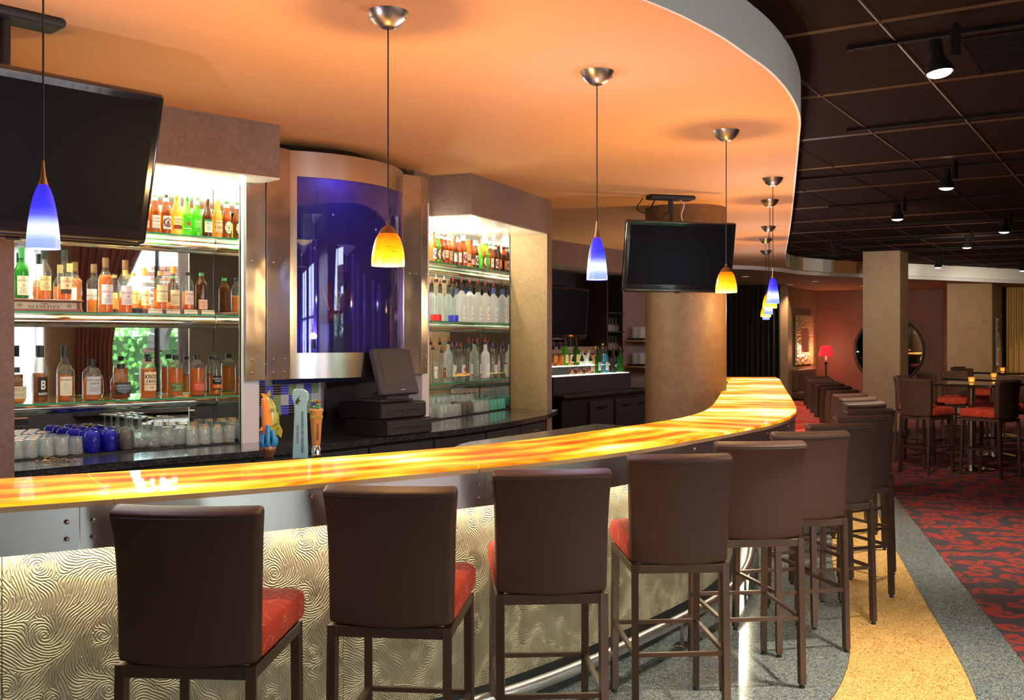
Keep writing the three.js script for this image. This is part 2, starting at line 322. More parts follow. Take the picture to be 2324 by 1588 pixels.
// ------------------------------------------------------------------ floor
const spline = (pts, n) => new THREE.CatmullRomCurve3(pts.map(([x, d]) => new THREE.Vector3(x, 0, d)), false, 'centripetal').getPoints(n).map((v) => [v.x, v.z]);
{
  struct('floor', slab([[-6.5, -5], [5.34, -5], [5.34, 4.3], [11.6, 4.3], [11.6, 25], [-6.5, 25]], -0.12, 0), M.terrazzoBlue);
  const inn = spline([[0.2, 2.6], [0.75, 3.5], [1.18, 4.2], [1.416, 4.544], [1.603, 4.919], [1.739, 5.267], [1.868, 5.668], [2.039, 6.31], [2.313, 7.389], [2.551, 8.151], [2.85, 9.065], [3.35, 10.6], [3.7, 12], [4.2, 14]], 90);
  const out = spline([[1.0, 2.6], [1.68, 3.6], [1.95, 4.2], [2.064, 4.544], [2.125, 4.732], [2.274, 5.267], [2.554, 6.379], [2.856, 7.539], [3.07, 8.39], [3.5, 9.9], [3.9, 11.6], [4.4, 14]], 90);
  const band = struct('floor_gold_band', slab([...inn, ...out.slice().reverse()], -0.01, 0.0012), M.terrazzoGold);
  for (const c of [inn, out]) {
    const g = new THREE.TubeGeometry(new THREE.CatmullRomCurve3(c.map(([x, d]) => V(x, 0.0005, d))), 180, 0.0022, 4);
    mesh('divider_strip', g, M.brass, band);
  }
  const cx = (d) => 2.533 + 0.2553 * (d - 5.064);
  struct('floor_carpet', slab([[cx(-5), -5], [5.2, -5], [5.2, 4.3], [11.6, 4.3], [11.6, 25], [cx(25), 25]], -0.01, 0.005), M.carpet);
}
// ------------------------------------------------------------------ ceilings
const FASC = spline([[-6.5, 0.4], [-4.4, 1.0], [-2.6, 1.75], [-1.2, 2.42], [-0.2, 3.05], [0.461, 3.59], [0.784, 3.978], [0.97, 4.266], [1.124, 4.517], [1.286, 4.841], [1.433, 5.196], [1.544, 5.518], [1.684, 6.036], [2.01, 7.275], [2.36, 8.612], [2.981, 11.013], [3.837, 14.398]], 150);
const FASC2 = spline([[3.837, 14.398], [4.14, 15.5], [4.38, 16.4], [4.65, 17.1], [5.1, 17.68], [6.38, 18.6], [7.4, 19.05], [10.3, 20.6], [11.6, 21.2]], 60);
const STEP = spline([[-6.5, 16.3], [0, 16.35], [3.52, 16.42], [4.34, 16.95], [5.1, 17.86], [6.38, 18.66], [7.4, 19.12], [10.3, 20.68], [11.6, 21.3]], 70);
function ribbon(pts, y0, y1, t) {    // an upright band of thickness t along a plan line
  const q = pts.map((p, i) => { const a = pts[Math.max(0, i - 1)], b = pts[Math.min(pts.length - 1, i + 1)], l = Math.hypot(b[0] - a[0], b[1] - a[1]); return [p[0] - (b[1] - a[1]) / l * t, p[1] + (b[0] - a[0]) / l * t]; });
  return slab([...pts, ...q.slice().reverse()], y0, y1);
}
{
  const low = struct('ceiling_bar', slab([...FASC, ...FASC2.slice(1, 34), ...STEP.slice(0, 50).reverse()], 2.79, 3.02), M.orange);
  const k = FASC.length;
  mesh('fascia', ribbon(FASC, 2.787, 3.02, -0.012), M.fascia, low);
  struct('ceiling_far', slab([...STEP, [11.6, 25], [-6.5, 25]], 2.735, 3.02), M.brownCeil);
  const cut = [0, 21, 29, 40, 61];
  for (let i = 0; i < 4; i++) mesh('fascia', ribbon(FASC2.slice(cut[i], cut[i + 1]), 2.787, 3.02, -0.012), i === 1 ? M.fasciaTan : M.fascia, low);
  struct('trim_1', ribbon(STEP.filter((p) => p[0] > -2), 2.728, 2.7895, -0.014), M.white);
  const top = struct('ceiling_dark', slab([[-6.6, -5.1], [5.38, -5.1], [5.38, 4.45], [11.7, 4.45], [11.7, 25.1], [-6.6, 25.1]], 3.02, 3.12), M.ceilBar);
  // lay-in tiles of the dark ceiling, as far as they can be seen
  const e1 = [0.535, 0.845], e2 = [-0.845, 0.535], o = [2.296, 5.588], tileG = box(0.578, 0.012, 1.226);
  const inside = (x, d) => { let best = 1e9, s = 1; for (const F of [FASC, FASC2]) for (let i = 0; i + 1 < F.length; i++) { const a = F[i], b = F[i + 1], m = Math.hypot(x - (a[0] + b[0]) / 2, d - (a[1] + b[1]) / 2); if (m < best) { best = m; s = (b[0] - a[0]) * (d - a[1]) - (b[1] - a[1]) * (x - a[0]); } } return s < 0 || best < 0.75; };
  const turn = Math.atan2(e1[0], e1[1]);
  const spots = [];
  for (let i = -9; i < 17; i++) for (let j = -14; j < 20; j++) {
    const x = o[0] + (i + 0.5) * 1.25 * e1[0] + (j + 0.5) * 0.6 * e2[0], d = o[1] + (i + 0.5) * 1.25 * e1[1] + (j + 0.5) * 0.6 * e2[1];
    if (x > 11.2 || d < 2.2 || d > 21.5 || x / d > 0.66 || !inside(x, d)) continue;
    spots.push([x, d]);
  }
  spots.sort((a, b) => a[1] - b[1]);
  spots.slice(0, 290).forEach(([x, d], i) => { const m = mesh('ceiling_tile', tileG, hash2(i, 3, 9) > 0.5 ? M.ceilTile : M.ceilTile2, top); m.position.set(x, 3.014, -d); m.rotation.y = -turn; });
  const bars = [];
  for (let j = -14; j < 21; j++) { const a = [o[0] + j * 0.6 * e2[0] - 4 * e1[0], o[1] + j * 0.6 * e2[1] - 4 * e1[1]], b = [a[0] + 24 * e1[0], a[1] + 24 * e1[1]]; bars.push([a, b]); }
  for (let i = -3; i < 17; i++) { const a = [o[0] + i * 1.25 * e1[0] - 9 * e2[0], o[1] + i * 1.25 * e1[1] - 9 * e2[1]], b = [a[0] + 18 * e2[0], a[1] + 18 * e2[1]]; bars.push([a, b]); }
  const barG = [];
  for (const [a, b] of bars) { const n = 48; let s = null; for (let k = 0; k <= n; k++) { const t = k / n, x = a[0] + (b[0] - a[0]) * t, d = a[1] + (b[1] - a[1]) * t, ok = x < 11.4 && d > 2 && d < 21.6 && x / d < 0.72 && x > 0.3 && inside(x, d); if (ok && !s) s = [x, d]; if ((!ok || k === n) && s) { barG.push(sqrod(V(s[0], 3.0135, s[1]), V(x, 3.0135, d), 0.022)); s = null; } } }
  mesh('ceiling_grid', merge(barG), M.ceilBar, top);
  // air grille in one of the tiles
  const gr = thing('air_grille', 'dark perforated air grille in the brown ceiling beside the nearest track', 'vent', null, [2.52, 3.005, -4.95], -turn);
  for (let i = 0; i < 22; i++) mesh('slat', box(0.55, 0.004, 0.012, 0, 0, -0.34 + i * 0.032), M.blackMetal, gr);
  mesh('frame', merge(box(0.58, 0.008, 0.02, 0, 0, 0.36), box(0.58, 0.008, 0.02, 0, 0, -0.36), box(0.02, 0.008, 0.74, 0.28, 0, 0), box(0.02, 0.008, 0.74, -0.28, 0, 0)), M.ceilTile2, gr);
}
// ------------------------------------------------------------------ outer walls, closed all round
const wallMat = M.vinylTan;
struct('wall_left', slab([[-6.65, -5.15], [-6.5, -5.15], [-6.5, 25.15], [-6.65, 25.15]], 0, 3.02), wallMat);
struct('wall_behind', slab([[-6.5, -5.15], [5.35, -5.15], [5.35, -5], [-6.5, -5]], 0, 3.02), wallMat);
struct('wall_nook', slab([[5.2, 4.3], [11.75, 4.3], [11.75, 4.45], [5.2, 4.45]], 0, 3.02), wallMat);
struct('wall_right', slab([[11.6, 4.3], [11.75, 4.3], [11.75, 25.15], [11.6, 25.15]], 0, 3.02), wallMat);
struct('wall_far', slab([[-6.5, 25], [11.75, 25], [11.75, 25.15], [-6.5, 25.15]], 0, 3.02), M.redWall);
// window wall out of the frame to the right: it feeds daylight in and shows in the mirrors
{
  const g = sgroup('wall_windows'), wins = [[-4.4, -2.9], [-2.4, -0.9], [0.2, 1.8], [2.3, 4.15]];
  let p = -5;
  for (const [a, b] of wins) {
    mesh('pier', slab([[5.2, p], [5.35, p], [5.35, a], [5.2, a]], 0, 3.02), M.stuccoTan, g);
    mesh('sill', slab([[5.2, a], [5.35, a], [5.35, b], [5.2, b]], 0, 0.25), M.stuccoTan, g);
    mesh('head', slab([[5.2, a], [5.35, a], [5.35, b], [5.2, b]], 2.82, 3.02), M.stuccoTan, g);
    p = b;
  }
  mesh('pier', slab([[5.2, p], [5.35, p], [5.35, 4.45], [5.2, 4.45]], 0, 3.02), M.stuccoTan, g);
  wins.forEach(([a, b], i) => {
    const w = sgroup(`window_${i + 1}`), m = (a + b) / 2, fr = [];
    for (const d of [a + 0.03, m, b - 0.03]) fr.push(box(0.06, 2.57, 0.05, 5.29, 1.535, -d));
    for (const y of [0.28, 1.95, 2.79]) fr.push(box(0.06, 0.05, b - a, 5.29, y, -m));
    mesh('window_frame', merge(fr), M.matteBlack, w);
    for (const [s, e] of [[a, m], [m, b]]) mesh('pane', box(0.006, 2.52, e - s - 0.05, 5.29, 1.535, -(s + e) / 2), M.shelfGlass, w);
  });
}
function curtainGeo(p, q, y0, y1, folds, amp, gather) {
  const n = folds * 8, pos = [], idx = [], dx = q[0] - p[0], dd = q[1] - p[1], l = Math.hypot(dx, dd), nx = -dd / l, nd = dx / l, rows = 8, r = rng(folds * 13 + 5);
  const ph = Array.from({ length: folds + 2 }, () => r() * 0.8);
  for (let j = 0; j <= rows; j++) for (let i = 0; i <= n; i++) {
    let t = i / n; const v = j / rows, a = Math.sin(t * folds * Math.PI * 2 + ph[Math.floor(t * folds)] * 0.6) * amp * (0.7 + 0.5 * v);
    if (gather) t = t * (1 - gather * Math.sin(Math.PI * Math.min(1, v * 0.9)));
    pos.push(p[0] + dx * t + nx * a, y1 + (y0 - y1) * v, -(p[1] + dd * t + nd * a));
  }
  for (let j = 0; j < rows; j++) for (let i = 0; i < n; i++) { const a = j * (n + 1) + i; idx.push(a, a + n + 1, a + 1, a + 1, a + n + 1, a + n + 2); }
  const g = new THREE.BufferGeometry(); g.setAttribute('position', new THREE.Float32BufferAttribute(pos, 3)); g.setIndex(idx); g.computeVertexNormals();
  return metric(g);
}
M.curtainGold.side = M.curtainBlack.side = M.curtainBrown.side = THREE.DoubleSide;
tag(mesh('sheer_curtain', curtainGeo([5.13, 0.15], [5.13, 1.85], 0.06, 2.9, 14, 0.03), M.sheer), 'pale pink striped curtain glowing in the niche mirror', 'curtain');
tag(mesh('drape', curtainGeo([5.12, 2.22], [5.12, 3.2], 0.06, 2.95, 9, 0.035, 0.5), M.curtainBrown), 'gathered brown drape reflected behind the lower whisky bottles', 'curtain');
tag(mesh('drape', curtainGeo([5.12, 4.28], [5.12, 4.05], 0.06, 2.95, 4, 0.03), M.curtainBrown), 'narrow brown drape reflected at the right edge of the left niche mirror', 'curtain');

// ------------------------------------------------------------------ back bar walls, soffits, mirrors
{
  // left niche
  const wl = sgroup('wall_backbar_left');
  mesh('backing', toFrame(FL, box(3.4, 3.02, 0.1, -1.7, 1.51, -0.075)), M.stucco, wl);
  mesh('pier', toFrame(FL, box(2.0, 2.8, 0.8, -2.385, 1.395, 0.36)), M.stucco, wl);
  mesh('soffit', toFrame(FL, box(3.46, 0.3, 0.653, -1.67, 2.645, 0.3015)), M.stucco, wl);
  mesh('soffit_panel', toFrame(FL, box(1.445, 0.008, 0.628, -0.6625, 2.491, 0.314)), M.whiteGloss, wl);
  mesh('mirror', toFrame(FL, box(0.69, 1.48, 0.01, -1.04, 1.746, -0.01)), M.mirror, wl);
  mesh('mirror', toFrame(FL, box(0.69, 1.48, 0.01, -0.347, 1.746, -0.01)), M.mirror, wl);
  mesh('mirror', toFrame(FL, box(0.008, 1.48, 0.292, 0.004, 1.746, 0.146)), M.mirror, wl);
  mesh('mirror', toFrame(FL, box(0.008, 1.48, 0.6, -1.38, 1.746, 0.3)), M.mirror, wl);
  mesh('white_frame', toFrame(FL, rbox(0.104, 2.49, 0.36, 0.003, 0.061, 1.245, 0.145)), M.white, wl);
  mesh('mirror_edge', toFrame(FL, box(0.003, 1.48, 0.006, 0.0085, 1.746, 0.297)), M.matteBlack, wl);
  struct('wall_end', wallGeo([-6.5, 3.6], planOf(FL, -3.3, 0.6), 0, 2.79, 0.15), M.stucco);
  // right niche
  const wr = sgroup('wall_backbar_right');
  mesh('backing', toFrame(FRt, box(1.96, 3.02, 0.1, -0.867, 1.51, -0.075)), M.stucco, wr);
  mesh('soffit', toFrame(FRt, box(1.586, 0.3, 0.645, -0.68, 2.645, 0.2995)), M.stucco, wr);
  mesh('soffit', toFrame(FRt, box(0.29, 0.3, 0.33, -1.6, 2.645, 0.145)), M.stucco, wr);
  mesh('soffit_panel', toFrame(FRt, box(1.473, 0.008, 0.622, -0.7365, 2.491, 0.311)), M.whiteGloss, wr);
  mesh('soffit_panel', toFrame(FRt, box(0.27, 0.008, 0.31, -1.61, 2.491, 0.155)), M.whiteGloss, wr);
  mesh('mirror', toFrame(FRt, box(0.87, 1.48, 0.01, -1.307, 1.746, -0.01)), M.mirror, wr);
  mesh('mirror', toFrame(FRt, box(0.87, 1.48, 0.01, -0.434, 1.746, -0.01)), M.mirror, wr);
  mesh('mirror', toFrame(FRt, box(0.006, 1.48, 0.274, 0.0, 1.746, 0.14)), M.mirror, wr);
  mesh('mirror', toFrame(FRt, box(0.006, 1.48, 0.4, -1.742, 1.746, 0.2)), M.mirror, wr);
  mesh('pier', toFrame(FRt, box(0.106, 2.8, 0.74, 0.058, 1.395, 0.248)), M.stuccoTan, wr);
  mesh('pier_front', toFrame(FRt, box(0.113, 2.5, 0.006, 0.0585, 1.25, 0.621)), M.stucco, wr);
  mesh('mirror_edge', toFrame(FRt, box(0.008, 1.48, 0.005, 0.0, 1.746, 0.281)), M.matteBlack, wr);
  mesh('white_frame', toFrame(FRt, rbox(0.1, 2.55, 0.45, 0.003, -1.796, 1.275, 0.205)), M.white, wr);
  // centre: mosaic splash behind the cabinet and the till
  const wc = sgroup('wall_backbar_centre');
  mesh('backing', toFrame(FC, box(1.42, 3.02, 0.1, 0.71, 1.51, -0.2)), M.matteBlack, wc);
  mesh('black_splash', toFrame(FC, box(1.42, 0.135, 0.02, 0.71, 1.07, -0.135)), M.blackBoard, wc);
  const cols = { b: std({ color: C(0.09, 0.09, 0.75), roughness: 0.15 }), g: std({ color: C(0.28, 0.42, 0.18), roughness: 0.2 }), w: std({ color: C(0.74, 0.7, 0.76), roughness: 0.2 }), k: std({ color: C(0.035, 0.02, 0.025), roughness: 0.15 }), s: std({ color: C(0.32, 0.36, 0.46), roughness: 0.2 }) };
  const bits = []; for (let i = 0; i < 4; i++) for (let j = 0; j < 4; j++) bits.push(new THREE.BoxGeometry(0.0132, 0.0132, 0.004).translate(-0.0228 + i * 0.0152, -0.0228 + j * 0.0152, 0));
  const sheet = merge(bits), grout = std({ color: C(0.66, 0.65, 0.67), roughness: 0.9 });
  mesh('grout', toFrame(FC, box(1.42, 0.32, 0.008, 0.71, 1.3, -0.141)), grout, wc);
  const left = ['kbwbgwks', 'bwgkbgbk', 'kbkbgwbg', 'kbgwbgsw', 'bwgbkwgb'], right = ['bgwkw', 'kwgbk', 'bgbkg', 'bbgwb', 'gwkbg'];
  for (let r = 0; r < 5; r++) {
    for (let c = 0; c < 8; c++) { const m = mesh('mosaic_sheet', sheet, cols[left[r][c]], wc); m.position.copy(inFrame(FC, 0.12 + c * 0.0615, 1.415 - r * 0.0615, -0.135)); m.rotation.y = FC.turn; }
    for (let c = 0; c < 4; c++) { const m = mesh('mosaic_sheet', sheet, cols[right[r][c]], wc); m.position.copy(inFrame(FC, 1.2 + c * 0.0615, 1.415 - r * 0.0615, -0.135)); m.rotation.y = FC.turn; }
  }
  mesh('panel', toFrame(FC, box(0.56, 0.45, 0.03, 0.89, 1.3, -0.13)), M.blackBoard, wc);
  mesh('panel_edge', toFrame(FC, box(0.02, 0.42, 0.012, 0.615, 1.3, -0.12)), M.steelFlat, wc);
}
// ------------------------------------------------------------------ service niche beyond the right pier
{
  const s = sgroup('wall_service');
  mesh('backing', toFrame(FS, box(5.2, 3.02, 0.1, 1.0, 1.51, -0.6)), M.darkWood, s);
  mesh('soffit', toFrame(FS, box(4.6, 0.3, 0.6, 0.9, 2.64, -0.3)), M.stucco, s);
  mesh('divider', toFrame(FS, box(0.04, 2.49, 0.4, 1.78, 1.245, -0.4)), M.darkWood, s);
  mesh('shelf_back', toFrame(FS, box(0.44, 2.49, 0.02, 2.02, 1.245, -0.5)), M.darkWood, s);
  mesh('tan_wall', toFrame(FS, box(1.2, 2.49, 0.3, 2.86, 1.245, -0.37)), M.stucco, s);
  mesh('side_panel', toFrame(FS, box(0.012, 2.49, 0.31, 2.252, 1.245, -0.37)), M.darkWood, s);
  mesh('ledge', toFrame(FS, box(2.0, 0.09, 0.12, 0.75, 1.46, -0.42)), M.stucco, s);
  struct('wall_passage', wallGeo(planOf(FS, 3.4, -0.2), [4.3, 21.7], 0, 2.79, 0.15), M.darkWood);
}
// ------------------------------------------------------------------ far side of the room
{
  struct('wall_far_dark', wallGeo([4.2, 21.9], [5.62, 21.6], 0, 2.74, 0.15), M.blackBoard);
  struct('wall_far_pier', slab([[5.62, 21.5], [5.78, 21.45], [5.95, 21.75], [5.7, 21.9]], 0, 2.74), M.vinylTan);
  struct('wall_far_picture', wallGeo([5.78, 21.7], [7.17, 24], 0, 2.74, 0.15), M.vinylTan);
  struct('wall_far_red', wallGeo([7.17, 24], [9.9, 22.7], 0, 2.74, 0.15), M.redWall);
  struct('wall_far_tan', slab([[8.8, 20.7], [9.69, 20.66], [10.8, 22.5], [9.6, 22.8]], 0, 2.74), M.vinylTan);
  struct('baseboard_far', wallGeo([7.1, 23.98], [9.0, 23.1], 0, 0.14, 0.03), M.darkWood);
  const col = struct('column_square', slab([[5.57, 16.25], [6.13, 16.17], [6.45, 16.66], [5.9, 16.75]], 0, 3.02), M.vinylTan);
  mesh('base_trim', slab([[5.55, 16.23], [6.135, 16.15], [6.47, 16.66], [5.9, 16.77]], 0, 0.15), M.matteBlack, col);
  const rc = struct('column_round', new THREE.CylinderGeometry(0.366, 0.366, 2.79, 56, 1, true).translate(1.584, 1.395, -9.34), M.vinylTan);
  tag(mesh('dark_curtain', curtainGeo([4.3, 21.6], [5.6, 21.38], 0.02, 2.72, 12, 0.05), M.curtainBlack), 'black floor length curtain closing the passage beyond the end of the bar', 'curtain');
  tag(mesh('gold_curtain', curtainGeo([10.72, 22.2], [11.57, 21.85], 0.02, 2.73, 9, 0.06), M.curtainGold), 'gold floor length curtain beside the framed prints at the far right', 'curtain');
}
// ------------------------------------------------------------------ the bar: one curve seen from above, everything offset from it
const BAR = new THREE.CatmullRomCurve3([[-4.6, 1.32], [-3.4, 1.86], [-2.2, 2.46], [-1.445, 2.878], [-1.177, 3.03], [-0.725, 3.3], [-0.45, 3.5], [-0.12, 3.75], [0.15, 3.972], [0.348, 4.165], [0.659, 4.528], [0.864, 4.81], [1.137, 5.187], [1.411, 5.605], [1.604, 5.98], [1.726, 6.28], [1.834, 6.596], [1.925, 6.92], [2.127, 7.74], [2.593, 9.714], [3.142, 12.007]].map(([x, d]) => new THREE.Vector3(x, 0, d)), false, 'centripetal');
BAR.arcLengthDivisions = 800;
const BLEN = BAR.getLength();
function barAt(s, off) { const u = Math.max(0, Math.min(1, s / BLEN)), p = BAR.getPointAt(u), t = BAR.getTangentAt(u); return [p.x - t.z * off, p.z + t.x * off, t.x, t.z]; }   // off > 0: towards the bartender
function sAt(x, d) { let b = 0, m = 1e9; for (let i = 0; i <= 2000; i++) { const p = BAR.getPointAt(i / 2000), q = (p.x - x) ** 2 + (p.z - d) ** 2; if (q < m) { m = q; b = i / 2000; } } return b * BLEN; }
// solid strip between two offsets and two heights; uv: u along the bar, v across (top) or up (sides)
function strip(s0, s1, o0, o1, y0, y1, swap) {
  const n = Math.max(2, Math.ceil((s1 - s0) / 0.06)), parts = [];
  const face = (fn) => { const pos = [], uv = [], idx = []; for (let i = 0; i <= n; i++) { const s = s0 + (s1 - s0) * i / n; for (const [o, y, v] of fn) { const q = barAt(s, o); pos.push(q[0], y, -q[1]); uv.push(...(swap ? [v, s] : [s, v])); } } for (let i = 0; i < n; i++) { const a = i * 2; idx.push(a, a + 2, a + 1, a + 1, a + 2, a + 3); } const g = new THREE.BufferGeometry(); g.setAttribute('position', new THREE.Float32BufferAttribute(pos, 3)); g.setAttribute('uv', new THREE.Float32BufferAttribute(uv, 2)); g.setIndex(idx); g.computeVertexNormals(); parts.push(g.toNonIndexed()); };
  face([[o0, y1, o0], [o1, y1, o1]]);            // top
  face([[o1, y0, o1], [o0, y0, o0]]);            // bottom
  face([[o0, y0, y0], [o0, y1, y1]]);            // guest side
  face([[o1, y1, y1], [o1, y0, y0]]);            // bartender side
  for (const [s, f] of [[s0, 1], [s1, -1]]) {
    const a = barAt(s, o0), b = barAt(s, o1), c = f > 0 ? [[a, y0], [a, y1], [b, y1], [b, y0]] : [[b, y0], [b, y1], [a, y1], [a, y0]];
    const g = new THREE.BufferGeometry(); g.setAttribute('position', new THREE.Float32BufferAttribute(c.flatMap(([q, y]) => [q[0], y, -q[1]]), 3)); g.setAttribute('uv', new THREE.Float32BufferAttribute([0, y0, 0, y1, 0.02, y1, 0.02, y0], 2)); g.setIndex([0, 1, 2, 0, 2, 3]); g.computeVertexNormals(); parts.push(g.toNonIndexed());
  }
  return mergeGeometries(parts);
}
{
  const bar = thing('bar_counter', 'long curving bar with glowing amber onyx top, steel band and carved front panels', 'bar');
  const onyx = (rep, off, k = 1) => { const t = onyxTex.clone(); t.repeat.set(...rep); t.offset.set(...off); t.needsUpdate = true; return phy({ color: C(0.2, 0.1, 0.03), map: t, emissive: 0xffffff, emissiveMap: t, emissiveIntensity: LV.onyx * k, roughness: 0.6, specularIntensity: 0.03, clearcoat: 0.22, clearcoatRoughness: 0.03 }); };
  const along = [onyx([0.5, 0.9], [0, 0])], across = [onyx([0.6, 0.55], [0.2, 0.1], 0.78)];
  const edge = phy({ color: C(0.6, 0.36, 0.2), roughness: 0.15 });
  const seams = [0.05, sAt(-3.2, 1.95), sAt(-1.177, 3.03), sAt(-0.12, 3.75), sAt(1.05, 5.07), sAt(1.98, 7.15), sAt(2.55, 9.5), BLEN];
  for (let i = 0; i + 1 < seams.length; i++) {
    const sw = i >= 4, m = (sw ? across : along)[0];
    const slabm = mesh('onyx_slab', strip(seams[i] + 0.0015, seams[i + 1] - 0.0015, 0.004, 0.566, 1.127, 1.14, sw), m, bar);
    mesh('edge_trim', strip(seams[i] + 0.0015, seams[i + 1] - 0.0015, 0, 0.57, 1.111, 1.1268), edge, bar);
  }
  // the return at the far end
  mesh('return_slab', slab([[2.4, 12.03], [3.14, 12.03], [3.24, 12.6], [2.4, 12.6]], 1.105, 1.137), across[0], bar);
  mesh('return_body', slab([[2.42, 12.1], [3.1, 12.1], [3.2, 12.55], [2.42, 12.55]], 0, 1.1), M.blackBoard, bar);
  // steel band with domed bolts
  const bolt = new THREE.SphereGeometry(0.0085, 10, 6, 0, Math.PI * 2, 0, Math.PI / 2).rotateX(Math.PI / 2);
  const aseams = [0.05, sAt(-3.4, 1.86), sAt(-1.26, 2.99), sAt(-0.09, 3.775), sAt(1.06, 5.08), sAt(2.0, 7.22), sAt(2.55, 9.5), BLEN];
  for (let i = 0; i + 1 < aseams.length; i++) {
    const p = mesh('steel_band', strip(aseams[i] + 0.001, aseams[i + 1] - 0.001, 0.012, 0.03, 0.985, 1.111), M.steel, bar);
    const put = (s, y) => { const q = barAt(s, 0.012), m = mesh('bolt', bolt, M.chrome, p); m.position.set(q[0], y, -q[1]); m.rotation.y = Math.atan2(q[3], q[2]); };
    for (const y of [1.07, 1.02]) { put(aseams[i] + 0.035, y); put(aseams[i + 1] - 0.035, y); }
    const mid = (aseams[i] + aseams[i + 1]) / 2; put(mid, 1.085); if (aseams[i + 1] - aseams[i] > 1.6) { put(mid - 0.55, 1.085); put(mid + 0.55, 1.085); }
  }
  mesh('underside', strip(0.05, BLEN, 0.03, 0.56, 1.1, 1.111), M.matteBlack, bar);
  // carved panels
  let s = 0.1; const P0 = sAt(-1.42, 2.89);
  const cuts = []; for (let q = P0 - 1.22 * 3; q < BLEN; q += 1.22) if (q > 0.1) cuts.push(q); cuts.push(BLEN);
  for (let i = 0; i + 1 < cuts.length; i++) {
    const g = strip(cuts[i] + 0.0012, cuts[i + 1] - 0.0012, 0.42, 0.445, 0.15, 1.1), uv = g.attributes.uv;
    const du = hash2(i, 5, 77) * 1.2; for (let k = 0; k < uv.count; k++) uv.setX(k, uv.getX(k) + du);
    mesh('carved_panel', g, M.relief, bar);
  }
  mesh('kick_plate', strip(0.1, BLEN, 0.44, 0.47, 0.0, 0.15), M.kick, bar);
  mesh('body', strip(0.1, BLEN, 0.47, 0.565, 0, 1.1), M.matteBlack, bar);
  // light strip under the top, hidden by the steel band: it washes the carved panels
  const strips = std({ color: 0xffffff, emissive: C(1, 0.86, 0.6), emissiveIntensity: 1.6 });
  const n = 15;
  for (let i = 0; i < n; i++) {
    const a = 0.1 + (BLEN - 0.2) * i / n, b = 0.1 + (BLEN - 0.2) * (i + 1) / n, m = (a + b) / 2;
    mesh('light_strip', strip(a + 0.01, b - 0.01, 0.365, 0.395, 0.93, 0.945), strips, bar);
    mesh('strip_bracket', strip(m - 0.01, m + 0.01, 0.372, 0.388, 0.945, 1.1), M.matteBlack, bar);
    const q = barAt(m, 0.38), L = new THREE.RectAreaLight(C(1, 0.87, 0.62), LV.led, b - a, 0.03);
    L.position.set(q[0], 0.928, -q[1]); L.rotation.set(-Math.PI / 2, 0, 0, 'YXZ'); L.rotation.order = 'YXZ'; L.rotation.y = Math.atan2(q[3], q[2]); scene.add(L);
  }
  // foot rail on brackets
  const rail = thing('foot_rail', 'polished steel foot rail on angled brackets along the foot of the bar', 'rail');
  const pts = []; for (let q = 0.3; q <= BLEN - 0.02; q += 0.12) { const k = barAt(q, 0.3); pts.push(V(k[0], 0.14, k[1])); }
  mesh('tube', new THREE.TubeGeometry(new THREE.CatmullRomCurve3(pts), 260, 0.028, 16), M.railSteel, rail);
  for (let q = sAt(0.3, 4.12); q > 0.3; q -= 1.35) brk(q); for (let q = sAt(0.3, 4.12) + 1.35; q < BLEN; q += 1.35) brk(q);
  function brk(q) {
    const k = barAt(q, 0.3), g = new THREE.Group(); g.name = 'bracket'; rail.add(g); g.position.set(k[0], 0, -k[1]); g.rotation.y = Math.atan2(k[3], k[2]);
    const sh = new THREE.Shape(); sh.moveTo(-0.03, 0.005); sh.lineTo(0.05, 0.005); sh.lineTo(0.028, 0.125); sh.lineTo(0.0, 0.125); sh.closePath();
    mesh('upright', metric(new THREE.ExtrudeGeometry(sh, { depth: 0.008, bevelEnabled: false }).translate(0, 0, -0.004).rotateY(0.25)), M.chrome, g);
    mesh('foot_plate', rbox(0.1, 0.008, 0.07, 0.003, 0.01, 0.005, 0), M.chrome, g);
  }
  // drip gutter on the bartender's side
  mesh('drip_rail', strip(sAt(0.3, 4.12), BLEN - 0.1, 0.575, 0.66, 1.02, 1.05), M.steelFlat, bar);
}
